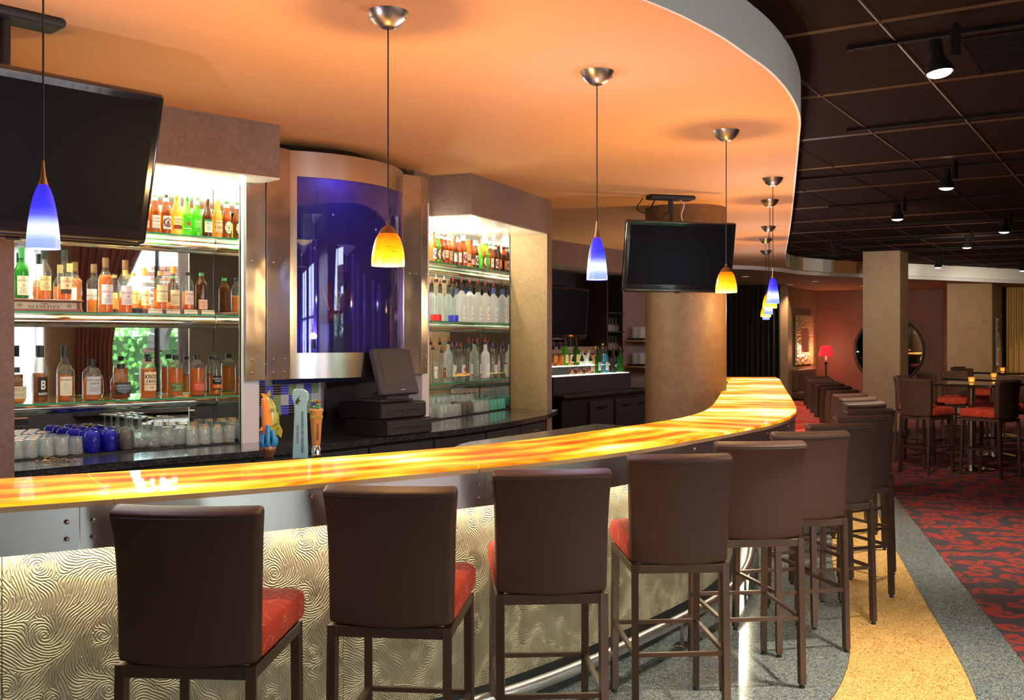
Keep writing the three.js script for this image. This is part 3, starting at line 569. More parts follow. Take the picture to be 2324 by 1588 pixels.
// back counter: black granite on dark cabinets
{
  const front = spline([[-2.62, 4.27], [-2.254, 4.629], [-1.865, 5.026], [-1.446, 5.399], [-1.089, 5.771], [-0.769, 6.237], [-0.301, 6.863], [0.03, 7.5], [0.294, 8.131]], 40);
  const rear = [planOf(FRt, 0.008, 0.62), planOf(FRt, -0.004, 0.0), planOf(FRt, -1.74, 0.0), planOf(FC, 1.42, -0.12), planOf(FC, 0.02, -0.12), planOf(FL, 0.0, 0.0), planOf(FL, -1.37, 0.0), planOf(FL, -1.37, 0.72)];
  const bc = thing('back_counter', 'black speckled granite back counter following the niches behind the bar', 'counter');
  mesh('worktop', slab([...front, planOf(FRt, 0.06, 0.7), ...rear], 0.97, 1.005), M.granite, bc);
  const inset = front.map((p, i) => { const a = front[Math.max(0, i - 1)], b = front[Math.min(front.length - 1, i + 1)], l = Math.hypot(b[0] - a[0], b[1] - a[1]); return [p[0] - (b[1] - a[1]) / l * 0.05, p[1] + (b[0] - a[0]) / l * 0.05]; });
  mesh('plinth', slab([...inset, ...inset.map(([x, d]) => [x - 0.3, d + 0.28]).reverse()], 0, 0.96), M.blackBoard, bc);
  for (let i = 0; i + 4 < inset.length; i += 4) {
    const a = inset[i], b = inset[i + 4], l = Math.hypot(b[0] - a[0], b[1] - a[1]), g = new THREE.Group(); g.name = 'drawer'; bc.add(g);
    g.position.set((a[0] + b[0]) / 2, 0, -(a[1] + b[1]) / 2); g.rotation.y = Math.atan2(b[1] - a[1], b[0] - a[0]);
    mesh('drawer_front', rbox(l - 0.02, 0.16, 0.02, 0.003, 0, 0.87, 0.016), M.matteBlack, g);
    mesh('pull', merge(rod(new THREE.Vector3(-0.06, 0.9, 0.045), new THREE.Vector3(0.06, 0.9, 0.045), 0.004, 8), rod(new THREE.Vector3(-0.055, 0.9, 0.02), new THREE.Vector3(-0.055, 0.9, 0.045), 0.003, 6), rod(new THREE.Vector3(0.055, 0.9, 0.02), new THREE.Vector3(0.055, 0.9, 0.045), 0.003, 6)), M.nickel, g);
    mesh('door', rbox(l - 0.02, 0.66, 0.02, 0.003, 0, 0.44, 0.016), M.matteBlack, g);
  }
  // steel underbar unit between the two counters
  const ub = thing('underbar_station', 'stainless steel work station with drainboard between bar and back counter', 'counter');
  const topPts = [[-0.255, 6.0], [0.61, 7.3], [0.93, 7.0], [0.75, 5.95], [0.2, 5.1], [-0.45, 5.2]];
  mesh('drainboard', slab(topPts, 0.975, 1.0), M.steelFlat, ub);
  mesh('body', slab([[-0.22, 5.95], [0.6, 7.2], [0.88, 6.98], [0.7, 5.98], [0.18, 5.15], [-0.4, 5.24]], 0, 0.975), M.steelFlat, ub);
}
// ------------------------------------------------------------------ pendant lamps over the bar
const lampTex = (stops, specks) => canvasTex(128, 128, (g, W, H) => {
  const q = g.createLinearGradient(0, 0, 0, H); for (const [t, c] of stops) q.addColorStop(t, c); g.fillStyle = q; g.fillRect(0, 0, W, H);
  if (specks) { const r = rng(55); for (let i = 0; i < 90; i++) { g.fillStyle = `rgba(150,60,0,${0.25 + 0.4 * r()})`; const y = Math.pow(r(), 1.5) * H * 0.6; g.beginPath(); g.ellipse(r() * W, y, 1 + r() * 4, 0.6 + r() * 1.2, 0.4, 0, 7); g.fill(); } }
});
const blueGlow = lampTex([[0, '#2a22c8'], [0.36, '#3a36f0'], [0.48, '#5a5efa'], [0.58, '#b4c0ff'], [0.66, '#f0f5ff'], [0.77, '#e2ebff'], [0.88, '#9fb4ff'], [1, '#93aaff']]);
const amberGlow = lampTex([[0, '#b04a00'], [0.22, '#f08a00'], [0.5, '#ffb400'], [0.75, '#ffd21e'], [0.92, '#ffe66a'], [1, '#fff3b0']], true);
const shadeBlue = std({ color: C(0.02, 0.02, 0.2), emissive: 0xffffff, emissiveMap: blueGlow, emissiveIntensity: 1.25, roughness: 0.35, side: THREE.DoubleSide });
const shadeAmber = std({ color: C(0.3, 0.12, 0.01), emissive: 0xffffff, emissiveMap: amberGlow, emissiveIntensity: 1.6, roughness: 0.25, side: THREE.DoubleSide });
const canopyG = lathe([[0.0, -0.058], [0.022, -0.058], [0.03, -0.055], [0.052, -0.04], [0.067, -0.02], [0.075, -0.004], [0.076, 0]], 32);
const latheUV = (pts, seg) => { const g = lathe(pts, seg), p = g.attributes.position, uv = g.attributes.uv, y0 = pts[0][1], y1 = pts[pts.length - 1][1]; for (let i = 0; i < p.count; i++) uv.setY(i, (p.getY(i) - y1) / (y0 - y1)); return g; };
const blueShadeG = latheUV([[0.012, 0], [0.019, -0.012], [0.027, -0.035], [0.035, -0.07], [0.041, -0.11], [0.045, -0.15], [0.047, -0.19]], 32);
const amberShadeG = latheUV([[0.034, 0], [0.045, -0.018], [0.053, -0.045], [0.059, -0.075], [0.061, -0.1], [0.06, -0.118]], 32);
const amberCapG = lathe([[0.006, 0.045], [0.007, 0.03], [0.02, 0.022], [0.03, 0.01], [0.035, -0.001]], 24);
const blueTipG = lathe([[0.003, 0.07], [0.005, 0.045], [0.008, 0.02], [0.014, -0.002]], 16);
const bulbMat = std({ color: 0xffffff, emissive: C(1, 0.85, 0.6), emissiveIntensity: 4 });
const PEND = [[-1.374, 3.0, 1], [-0.451, 3.726, 0], [0.378, 4.554, 1], [1.223, 5.844, 0], [1.925, 7.553, 1], [2.203, 8.748, 0], [2.705, 10.798, 1], [3.0, 12.1, 0], [3.4, 13.7, 1]];
PEND.forEach(([x, d, blue], i) => {
  const t = thing('pendant_lamp', `${blue ? 'cobalt blue bullet' : 'speckled amber glass bell'} pendant lamp, ${ORD[i]} from the left over the bar`, 'pendant lamp', 'pendant lamps over the bar', [x, 2.79, -d]);
  mesh('canopy', canopyG, M.nickel, t);
  for (const s of [-1, 1]) mesh('canopy_screw', new THREE.SphereGeometry(0.005, 8, 6).translate(s * 0.066, -0.028, 0.02), M.chrome, t);
  const hang = blue ? -0.735 : -0.805;
  mesh('cord', rod(new THREE.Vector3(0, -0.055, 0), new THREE.Vector3(0, hang + 0.03, 0), 0.0028, 6), M.matteBlack, t);
  const head = new THREE.Group(); head.name = 'lamp_head'; head.position.y = hang; t.add(head);
  if (blue) { mesh('neck', blueTipG, M.brass, head); mesh('shade', blueShadeG, shadeBlue, head); }
  else { mesh('cap', amberCapG, M.bronzeCap, head); mesh('shade', amberShadeG, shadeAmber, head); }
  mesh('bulb', new THREE.SphereGeometry(0.016, 10, 8).translate(0, blue ? -0.13 : -0.09, 0), bulbMat, head);
  const L = new THREE.PointLight(blue ? C(0.72, 0.7, 1) : C(1, 0.6, 0.22), blue ? LV.pendantBlue : LV.pendantAmber);
  L.position.set(x, 2.79 + hang - (blue ? 0.13 : 0.09), -d); L.shadow.radius = 0.7; scene.add(L);
});
// ------------------------------------------------------------------ ceiling track lights
{
  const T = [[1.63, 4.92, 5.2, 2.74], [2.26, 6.85, 5.6, 4.66], [2.48, 8.98, 7.0, 5.95], [3.36, 10.79, 8.0, 7.65], [3.92, 12.96, 9.0, 9.9], [4.59, 14.78, 9.5, 12.1], [5.2, 16.4, 10.2, 13.9], [0.9, 2.6, 4.6, 0.35], [0.2, 0.6, 3.9, -1.65]];
  T.forEach(([x, d, x2, d2], i) => {
    const l = Math.hypot(x2 - x, d2 - d), t = thing('light_track', i < 7 ? `black ceiling light track, ${ORD[i]} counted from the camera` : `black ceiling light track, ${i === 7 ? 'nearer' : 'farther'} one behind the camera`, 'light track', 'tracks on the dark ceiling', [(x + x2) / 2, 3.0, -(d + d2) / 2], Math.atan2(d2 - d, x2 - x));
    mesh('rail', box(l, 0.02, 0.034), M.blackMetal, t);
    mesh('end_cap', box(0.03, 0.026, 0.04, -l / 2, 0, 0), M.blackMetal, t);
  });
  const can = lathe([[0.026, 0.15], [0.03, 0.145], [0.031, 0.075], [0.036, 0.06], [0.055, 0.035], [0.062, 0.0], [0.058, 0.0], [0.05, 0.03]], 24);
  const lens = std({ color: 0xffffff, emissive: C(1, 0.9, 0.68), emissiveIntensity: 7 });
  const H = [[1.88, 4.5, 0.12, -0.15, 1.7], [3.36, 7.92, 0.0, 0.1, 1.5], [3.75, 9.96, 1.2, 3.4, 0.75], [5.36, 11.15, 0.4, 3.0, 0.7], [5.79, 13.03, 2.2, 5, 0.75], [4.31, 13.66, 0.6, 0.3, 0], [6.91, 16.6, 0.8, 3, 0.8], [8.68, 17.4, 0.5, 2.6, 0.8], [2.7, 1.5, -0.75, 0.9, 0.35], [3.6, 0.9, -0.75, 0.9, 0.3], [1.6, -0.15, -0.3, 1.0, 0.35], [2.9, -0.9, -0.6, 1, 0.3]];
  H.forEach(([x, d, ax, ad, k], i) => {
    const t = thing('track_spotlight', i < 8 ? `black track spotlight with ${k ? 'lit' : 'dark'} bell, ${ORD[i]} counted from the camera` : `black track spotlight out of the picture, ${ORD[i - 8]} behind the camera`, 'spotlight', 'track spotlights', [x, 2.99, -d]);
    mesh('stem', box(0.022, 0.12, 0.022, 0.07, -0.06, 0), M.blackMetal, t);
    mesh('driver_box', rbox(0.035, 0.13, 0.035, 0.004, 0.07, -0.08, 0), M.blackMetal, t);
    const g = new THREE.Group(); g.name = 'lamp_head'; g.position.set(0, -0.22, 0); t.add(g);
    const dir = new THREE.Vector3(ax, -1.3, -ad).normalize(), aim = new THREE.Vector3(ax, -1.3, -ad).multiplyScalar(1).normalize(); if (dir.y > -0.75) dir.set(dir.x * 0.12, -1, dir.z * 0.12).normalize(); g.quaternion.setFromUnitVectors(new THREE.Vector3(0, -1, 0), dir);
    mesh('bell', can, M.blackMetal, g);
    if (k) mesh('bulb', new THREE.SphereGeometry(0.054, 20, 8, 0, 7, Math.PI / 2, Math.PI / 2).scale(1, 0.4, 1).translate(0, 0.004, 0), lens, g);
    if (k) { const s = new THREE.SpotLight(C(1, 0.86, 0.64), LV.track * k, 0, 0.75, 0.7); s.position.set(x, 2.77, -d).addScaledVector(dir, 0.04); s.target.position.copy(s.position).add(aim); s.shadow.radius = 2; scene.add(s, s.target); }
  });
}
// ------------------------------------------------------------------ recessed lamps of the niches
function puck(f, x, z, label) {
  const p = inFrame(f, x, 2.487, z), t = thing('puck_light', label, 'downlight', 'puck lights under the niche soffits', [p.x, 2.4865, p.z]);
  mesh('ring', new THREE.TorusGeometry(0.036, 0.005, 8, 24).rotateX(Math.PI / 2), M.whiteGloss, t);
  mesh('lamp_glass', cyl(0.033, 0.033, 0.004, 20, 0, -0.001, 0), std({ color: 0xffffff, emissive: C(1, 0.95, 0.82), emissiveIntensity: 6 }), t);
  const L = new THREE.PointLight(C(1, 0.93, 0.76), f === FRt ? LV.nicheR : LV.niche); L.position.set(p.x, 2.445, p.z); L.shadow.radius = 1.4; scene.add(L);
}
[-1.15, -0.75, -0.32].forEach((x, i) => puck(FL, x, 0.2, `round puck light under the left niche soffit, ${ORD[i]} from the left`));
[-1.45, -1.0, -0.55].forEach((x, i) => puck(FRt, x, 0.2, `round puck light under the right niche soffit, ${ORD[i]} from the left`));

// ------------------------------------------------------------------ televisions
function tv(label, W, H, center, deg, tilt, mount) {
  const t = thing('television', label, 'television', 'switched-off televisions', center.toArray(), deg * D2R);
  const g = new THREE.Group(); g.name = 'panel'; g.rotation.x = tilt * D2R; t.add(g);
  mesh('casing', rbox(W, H, 0.05, 0.018, 0, 0, -0.03, 3), M.tvShell, g);
  mesh('back_cover', rbox(W * 0.7, H * 0.7, 0.05, 0.02, 0, 0, -0.07, 2), M.matteBlack, g);
  mesh('screen', box(W - 0.075, H - 0.095, 0.004, 0, 0.008, -0.004), M.screen, g);
  mesh('speaker_lip', rbox(W * 0.96, 0.035, 0.045, 0.016, 0, -H / 2 + 0.006, -0.028, 2), M.tvShell, g);
  mesh('logo_bar', rbox(0.05, 0.006, 0.01, 0.002, 0, -H / 2 - 0.012, -0.006), M.tvShell, g);
  if (mount) {
    const m = new THREE.Group(); m.name = 'ceiling_mount'; t.add(m); const top = 2.79 - center.y;
    mesh('plate', rbox(0.4, 0.035, 0.14, 0.015, mount[0], top - 0.018, mount[1]), M.matteBlack, m);
    mesh('pole', cyl(0.021, 0.021, top - 0.02, 16, mount[0], top / 2, mount[1]), M.matteBlack, m);
    mesh('bracket', merge(rbox(0.16, 0.3, 0.03, 0.006, mount[0], 0, mount[1] + 0.03), rbox(0.1, 0.12, 0.08, 0.006, mount[0], 0, mount[1])), M.matteBlack, m);
  }
  return t;
}
tv('large black television cut off by the left edge, hung from the orange ceiling', 1.0, 0.58, V(-1.70, 2.245, 3.56), 47.6, 15, [0.012, -0.194]);
const tv2 = tv('black television hung from the orange ceiling in front of the round column', 0.97, 0.575, V(1.375, 2.275, 8.35), 15.5, 10, [-0.02, -0.15]);
tv('black television on the dark wall of the service niche', 1.15, 0.66, inFrame(FS, 0.86, 1.935, -0.3), FS.deg, 4);
{
  const w = thing('cable_bundle', 'loose black and white cables dangling beside the far television mount', 'cable', null, [0, 0, 0]);
  const c = (pts, r, m) => mesh('cable', new THREE.TubeGeometry(new THREE.CatmullRomCurve3(pts.map((p) => V(...p))), 40, r, 6), m, w);
  c([[1.2, 2.78, 8.55], [1.16, 2.68, 8.5], [1.22, 2.6, 8.5], [1.3, 2.66, 8.5], [1.34, 2.56, 8.48]], 0.006, M.matteBlack);
  c([[1.36, 2.78, 8.5], [1.42, 2.72, 8.46], [1.4, 2.62, 8.46], [1.43, 2.54, 8.45]], 0.005, M.capWhite);
  c([[1.1, 2.785, 8.6], [1.05, 2.7, 8.6], [1.12, 2.66, 8.58], [1.18, 2.72, 8.55]], 0.005, M.matteBlack);
}
// ------------------------------------------------------------------ the display cabinet between the niches
{
  const cab = thing('display_cabinet', 'stainless steel display cabinet with curved blue glass front between the bottle niches', 'cabinet', null, FC.pos, FC.turn);
  const CX = 0.6865, CZ = -0.615, RR = 0.82;
  const shell = (a0, a1, y0, y1, r, t) => {
    const n = Math.max(2, Math.ceil(Math.abs(a1 - a0) / 2.5)), pts = [];
    for (let i = 0; i <= n; i++) { const a = (a0 + (a1 - a0) * i / n) * D2R; pts.push(new THREE.Vector2(CX + r * Math.sin(a), -(CZ + r * Math.cos(a)))); }
    for (let i = n; i >= 0; i--) { const a = (a0 + (a1 - a0) * i / n) * D2R; pts.push(new THREE.Vector2(CX + (r - t) * Math.sin(a), -(CZ + (r - t) * Math.cos(a)))); }
    const g = new THREE.ExtrudeGeometry(new THREE.Shape(pts), { depth: y1 - y0, bevelEnabled: false, curveSegments: 1 }).rotateX(-Math.PI / 2).translate(0, y0, 0);
    const p = g.attributes.position, uv = g.attributes.uv; for (let i = 0; i < p.count; i++) uv.setXY(i, Math.atan2(p.getX(i) - CX, p.getZ(i) - CZ) * r, p.getY(i));
    const q = mergeVertices(g.deleteAttribute('normal'), 1e-4); q.computeVertexNormals(); return smoothArc(g, CX, CZ, r, t);
  };
  function smoothArc(g, cx, cz, r, t) {      // round normals on the curved faces
    const nn = g.toNonIndexed ? (g.index ? g.toNonIndexed() : g) : g; nn.computeVertexNormals(); const p = nn.attributes.position, m = nn.attributes.normal;
    for (let i = 0; i < p.count; i++) { if (Math.abs(m.getY(i)) > 0.5) continue; const dx = p.getX(i) - cx, dz = p.getZ(i) - cz, l = Math.hypot(dx, dz), s = m.getX(i) * dx + m.getZ(i) * dz; if (Math.abs(s) / l > 0.7) m.setXYZ(i, Math.sign(s) * dx / l, 0, Math.sign(s) * dz / l); } return nn;
  }
  mesh('top_band', shell(-37.6, 37.6, 2.568, 2.72, RR, 0.02), M.steelFlat, cab);
  mesh('bottom_band', shell(-37.6, 37.6, 1.367, 1.52, RR, 0.02), M.steelFlat, cab);
  mesh('side_band', shell(-37.6, -34.2, 1.52, 2.568, RR, 0.02), M.steelFlat, cab);
  mesh('side_band', shell(35.2, 37.6, 1.52, 2.568, RR, 0.02), M.steelFlat, cab);
  const win = mesh('glass_front', shell(-34.2, 35.2, 1.52, 2.568, RR - 0.004, 0.006), phy({ color: C(0.55, 0.5, 0.92), transmission: 0.97, thickness: 0, roughness: 0.02, ior: 1.5 }), cab);
  const inb = std({ color: C(0.022, 0.03, 0.17), roughness: 0.5 });
  mesh('cabinet_back', box(1.0, 1.4, 0.02, CX, 2.03, -0.1), inb, cab);
  const cap = (y) => { const pts = [new THREE.Vector2(CX - 0.5, 0.1)]; for (let i = 0; i <= 16; i++) { const a = (-37 + 74 * i / 16) * D2R; pts.push(new THREE.Vector2(CX + (RR - 0.02) * Math.sin(a), -(CZ + (RR - 0.02) * Math.cos(a)))); } pts.push(new THREE.Vector2(CX + 0.5, 0.1)); return metric(new THREE.ExtrudeGeometry(new THREE.Shape(pts), { depth: 0.02, bevelEnabled: false }).rotateX(-Math.PI / 2).translate(0, y, 0)); };
  mesh('cabinet_floor', cap(1.48), M.blackBoard, cab); mesh('cabinet_roof', cap(2.66), M.blackBoard, cab); mesh('cabinet_bottom', cap(1.375), M.matteBlack, cab);
  mesh('cabinet_side', box(0.02, 1.3, 0.14, 0.19, 2.03, -0.03), M.steelFlat, cab); mesh('cabinet_side', box(0.02, 1.3, 0.14, 1.18, 2.03, -0.03), M.steelFlat, cab);
  // steel wings with bolts
  const bolt = new THREE.SphereGeometry(0.0075, 10, 6, 0, 7, 0, Math.PI / 2).rotateX(Math.PI / 2);
  const wing = (x0, x1, y0, y1, z0, z1, cols) => {
    const l = Math.hypot(x1 - x0, z1 - z0), g = new THREE.Group(); g.name = 'steel_wing'; cab.add(g); g.position.set((x0 + x1) / 2, 0, (z0 + z1) / 2); g.rotation.y = -Math.atan2(z1 - z0, x1 - x0);
    mesh('sheet', rbox(l, y1 - y0, 0.004, 0.0015, 0, (y0 + y1) / 2, 0), M.steelDent, g);
    for (const c of cols) for (const y of [y0 + 0.045, y0 + 0.12, y0 + 0.68]) { const b = mesh('bolt', bolt, M.chrome, g); b.position.set(c * l, y, 0.002); }
  };
  wing(-0.142, -0.01, 1.365, 2.72, 0.05, 0.06, [-0.2]);
  wing(-0.006, 0.182, 1.365, 2.72, 0.066, 0.05, [-0.22, 0.25]);
  wing(1.19, 1.338, 1.365, 2.71, 0.03, 0.06, [-0.15, 0.22]);
  wing(1.341, 1.42, 1.365, 2.71, 0.06, 0.045, [0.15]);
  mesh('wing_return', box(0.004, 1.35, 0.14, 1.422, 2.04, -0.025), M.steelFlat, cab);
  // things shown inside
  const mart = lathe([[0.0, 0.0], [0.036, 0.001], [0.036, 0.003], [0.004, 0.008], [0.003, 0.09], [0.006, 0.1], [0.062, 0.16], [0.0615, 0.16], [0.005, 0.104]], 28);
  const glassM = phy({ color: C(0.97, 0.95, 0.85), transmission: 0.6, thickness: 0, roughness: 0.05 });
  const G = (name, x, y, z, rx, rz, label) => { const p = inFrame(FC, x, y, z), t = thing('martini_glass', label, 'glass', 'martini glasses in the blue cabinet', p.toArray(), FC.turn); const m = mesh('bowl', mart, glassM, t); m.rotation.set(rx, 0, rz); const o = mesh('olive', new THREE.SphereGeometry(0.014, 12, 8), M.capOrange, t); o.position.set(Math.sin(-rz) * 0.125, 0.125, 0); return t; };
  G('g', 0.37, 2.2, 0.05, 0.1, 0.1, 'upper tilted martini glass at the left of the blue cabinet');
  G('g', 0.27, 2.03, 0.05, 0, -0.05, 'lower martini glass at the left of the blue cabinet');
  G('g', 0.58, 2.02, 0.11, 0, -0.05, 'single martini glass at the middle of the blue cabinet');
  const rodM = { p: phy({ color: C(0.75, 0.45, 0.8), transmission: 0.6, thickness: 0, roughness: 0.1 }), c: M.clear, t: M.tealGlass };
  [[0.3, 1.5, 1.96, 'c'], [0.36, 1.5, 2.2, 'p'], [0.4, 1.5, 2.2, 'p'], [0.53, 1.5, 1.7, 't'], [0.63, 1.5, 1.72, 't'], [0.72, 1.5, 2.14, 'p'], [0.76, 1.5, 2.08, 'c'], [0.82, 1.5, 2.02, 'p'], [0.9, 1.5, 1.98, 'c'], [0.96, 1.5, 1.96, 'c']].forEach(([x, y0, y1, m], i) => {
    const p = inFrame(FC, x, y0, 0.03), t = mesh('acrylic_rod', cyl(0.012, 0.012, y1 - y0, 14, 0, (y1 - y0) / 2, 0), rodM[m]); t.position.copy(p); tag(t, `${{ p: 'violet', c: 'clear', t: 'teal' }[m]} upright acrylic rod in the blue cabinet, ${ORD[i]} from the left`, 'rod', 'rods in the blue cabinet');
  });
  const pc = inFrame(FC, 0.56, 1.5, 0.05), ped = thing('pedestal', 'grey block pedestal inside the blue cabinet', 'pedestal', null, pc.toArray(), FC.turn);
  mesh('block', rbox(0.2, 0.2, 0.12, 0.006, 0, 0.1, -0.02), M.posGrey, ped);
  const fl = thing('glass_flower', 'red and amber blown glass flower on the pedestal in the blue cabinet', 'sculpture', null, [pc.x, 1.7, pc.z], FC.turn);
  const redG = phy({ color: C(0.75, 0.06, 0.04), transmission: 0.4, thickness: 0, roughness: 0.1 }), ambG = phy({ color: C(0.9, 0.5, 0.1), transmission: 0.4, thickness: 0, roughness: 0.1 });
  for (let i = 0; i < 7; i++) { const a = i / 7 * 6.28, c = new THREE.CatmullRomCurve3([new THREE.Vector3(0, 0, 0), new THREE.Vector3(Math.cos(a) * 0.05, 0.08, Math.sin(a) * 0.03), new THREE.Vector3(Math.cos(a) * (0.08 + 0.03 * (i % 3)), 0.2 + 0.05 * (i % 2), Math.sin(a) * 0.05)]); mesh('petal', new THREE.TubeGeometry(c, 12, 0.008, 7), i % 2 ? redG : ambG, fl); }
  mesh('bud', new THREE.SphereGeometry(0.035, 16, 12).scale(1, 1.2, 0.8).translate(-0.03, 0.05, 0), redG, fl);
  // its own lamp
  const lp = inFrame(FC, 0.36, 1.62, 0.06), lt = thing('cabinet_spotlight', 'small bright blue white lamp low in the blue cabinet', 'spotlight', null, lp.toArray());
  mesh('bulb', new THREE.SphereGeometry(0.022, 14, 10), std({ color: 0xffffff, emissive: C(0.7, 0.78, 1), emissiveIntensity: 6 }), lt);
  mesh('holder', cyl(0.012, 0.016, 0.06, 12, 0, -0.045, 0), M.matteBlack, lt);
  const L = new THREE.PointLight(C(0.45, 0.5, 1), LV.cabinet * 0.3); L.position.copy(lp); scene.add(L);
  const lp2 = inFrame(FC, 0.7, 2.635, 0.04), lt2 = thing('cabinet_downlight', 'blue downlight in the roof of the display cabinet', 'downlight', null, lp2.toArray());
  mesh('bulb', new THREE.SphereGeometry(0.02, 12, 8), std({ color: 0xffffff, emissive: C(0.5, 0.55, 1), emissiveIntensity: 4 }), lt2);
  mesh('socket', cyl(0.02, 0.024, 0.02, 14, 0, 0.018, 0), M.matteBlack, lt2);
  const L2 = new THREE.PointLight(C(0.4, 0.42, 1), LV.cabinet * 0.5); L2.position.copy(lp2); scene.add(L2);
}
// ------------------------------------------------------------------ glass shelves on half-round steel rails
function shelf(f, x0, x1, y, depth, label) {
  const t = thing('glass_shelf', label, 'shelf', 'glass shelves of the niches', f.pos, f.turn);
  mesh('glass_plate', box(x1 - x0 - 0.012, 0.007, depth - 0.012, (x0 + x1) / 2, y - 0.004, depth / 2 - 0.002), M.shelfGlass, t);
  mesh('glass_edge', box(x1 - x0 - 0.012, 0.009, 0.004, (x0 + x1) / 2, y - 0.0045, depth - 0.004), M.shelfEdge, t);
  const arc = new THREE.Shape(); arc.moveTo(0, -0.075); arc.absarc(0, -0.042, 0.033, -Math.PI / 2, Math.PI / 2, false); arc.lineTo(0, -0.009);
  const g = new THREE.ExtrudeGeometry(arc, { depth: x1 - x0 - 0.012, bevelEnabled: false, curveSegments: 18 }).rotateY(-Math.PI / 2).scale(1, 1, 1);   // profile x -> local z
  g.translate((x1 - 0.006), y, 0.004);
  mesh('steel_rail', metric(smoothY(g)), M.chrome, t);
  return t;
}
function smoothY(g) { const q = mergeVertices((g.deleteAttribute('uv'), g.deleteAttribute('normal'), g), 1e-4); q.computeVertexNormals(); return q; }
const SH = [2.178, 1.74, 1.28];
['upper', 'middle', 'lower'].forEach((w, i) => { shelf(FL, -1.37, 0, SH[i], 0.295, `${w} glass shelf of the left bottle niche`); shelf(FRt, -1.738, -0.004, SH[i] - (i === 2 ? 0.008 : 0.003), 0.279, `${w} glass shelf of the right bottle niche`); });
// ------------------------------------------------------------------ printed labels, all on one sheet
const LABELS = {};
const labelSheet = canvasTex(2048, 1024, (g) => {
  let n = 0;
  const cell = (key, draw) => { const x = (n % 16) * 128, y = Math.floor(n / 16) * 170; n++; LABELS[key] = [x / 2048, 1 - (y + 168) / 1024, (x + 126) / 2048, 1 - (y + 2) / 1024]; g.save(); g.beginPath(); g.rect(x, y, 128, 170); g.clip(); g.translate(x, y); draw(); g.restore(); };
  const bg = (c) => { g.fillStyle = c; g.fillRect(0, 0, 128, 170); };
  const tx = (s, x, y, size, c, font = 'serif', w = 'bold') => { g.fillStyle = c; g.font = `${w} ${size}px ${font}`; g.textAlign = 'center'; g.textBaseline = 'middle'; g.fillText(s, x, y, 122); };
  const fine = (y0, y1, c, st = 9) => { g.fillStyle = c; for (let y = y0; y < y1; y += st) { const w = 50 + hash2(y, n, 4) * 60; g.fillRect(64 - w / 2, y, w, 2); } };
  const std3 = (key, b, c, a, rows, opt = {}) => cell(key, () => { bg(b); if (opt.frame) { g.strokeStyle = opt.frame; g.lineWidth = 4; g.strokeRect(5, 5, 118, 160); } if (opt.band) { g.fillStyle = opt.band; g.fillRect(0, opt.by ?? 0, 128, opt.bh ?? 44); } rows.forEach(([s, y, z, col, f]) => tx(s, 64, y, z, col ?? c, f)); if (a) fine(a[0], a[1], opt.fc ?? c); if (opt.extra) opt.extra(); });
  // beers
  std3('beerRed', '#f0ead8', '#1a2a66', [88, 120], [['Budweiser', 76, 25, '#9c1418'], ['KING OF BEERS', 44, 12, '#9c1418']], { band: '#a5121a', by: 126, bh: 44 });
  std3('beerPurple', '#f3dcc8', '#2b2250', null, [['FAT TIRE', 62, 26, '#e86a3a', 'sans-serif'], ['NEW BELGIUM', 20, 13, '#f0c090', 'sans-serif']], { band: '#2b2250', by: 0, bh: 80, extra: () => { g.strokeStyle = '#b0302a'; g.lineWidth = 5; g.beginPath(); g.arc(46, 128, 20, 0, 7); g.stroke(); g.beginPath(); g.arc(86, 132, 14, 0, 7); g.stroke(); g.beginPath(); g.moveTo(46, 128); g.lineTo(70, 100); g.lineTo(86, 132); g.stroke(); } });
  std3('beerLager', '#e6e0d8', '#8a2226', [120, 150], [['LAGER', 80, 30, '#8a2226'], ['COORS', 44, 26, '#24346a']], { frame: '#24346a' });
  cell('beerRound', () => { bg('#e8dfe0'); g.fillStyle = '#4a1f3c'; g.beginPath(); g.arc(64, 85, 60, 0, 7); g.fill(); g.fillStyle = '#f0e6d8'; g.beginPath(); g.arc(64, 85, 40, 0, 7); g.fill(); g.fillStyle = '#5a2a48'; g.beginPath(); g.arc(64, 72, 14, 0, 7); g.fill(); g.fillRect(44, 84, 40, 36); tx('SAMUEL ADAMS', 64, 35, 15, '#f0e6d8'); });
  std3('beerCorona', '#f4e2a0', '#2a2a6a', null, [['Corona', 40, 40, '#24286a'], ['Extra', 76, 32, '#24286a']], { band: '#7a2a14', by: 108, bh: 52 });
  cell('beerStar', () => { bg('#38b018'); g.fillStyle = '#d21a1a'; g.beginPath(); for (let i = 0; i < 10; i++) { const r = i % 2 ? 16 : 40, a = -Math.PI / 2 + i * Math.PI / 5; g.lineTo(64 + r * Math.cos(a), 80 + r * Math.sin(a)); } g.fill(); tx('Heineken', 64, 140, 24, '#fff'); });
  std3('beerGreenPlain', '#46b428', '#e8f4d0', [60, 120], [['LIGHT', 40, 30, '#e8f4d0']]);
  std3('beerGreenWhite', '#f0f0ea', '#1c6a48', [90, 140], [['BEER', 52, 34, '#1c6a48']], { band: '#12784a', by: 0, bh: 30 });
  std3('beerLight', '#e8c88e', '#3a2416', [130, 160], [['Corona', 34, 38, '#3a2416'], ['Light', 92, 46, '#2a1a10']], { frame: '#8a4a20' });
  cell('beerOval', () => { bg('#4a2a14'); g.fillStyle = '#f0e6c8'; g.beginPath(); g.ellipse(64, 85, 54, 78, 0, 0, 7); g.fill(); tx('Yuengling', 64, 60, 22, '#2a1a10'); tx('LAGER', 64, 126, 28, '#2a1a10'); g.fillStyle = '#3a2414'; g.beginPath(); g.moveTo(40, 80); g.lineTo(88, 80); g.lineTo(64, 106); g.fill(); });
  // whiskies
  std3('glen12', '#e9e3c6', '#3a3020', [104, 150], [['THE', 18, 15], ['GLENLIVET', 42, 24], ['12', 82, 26]]);
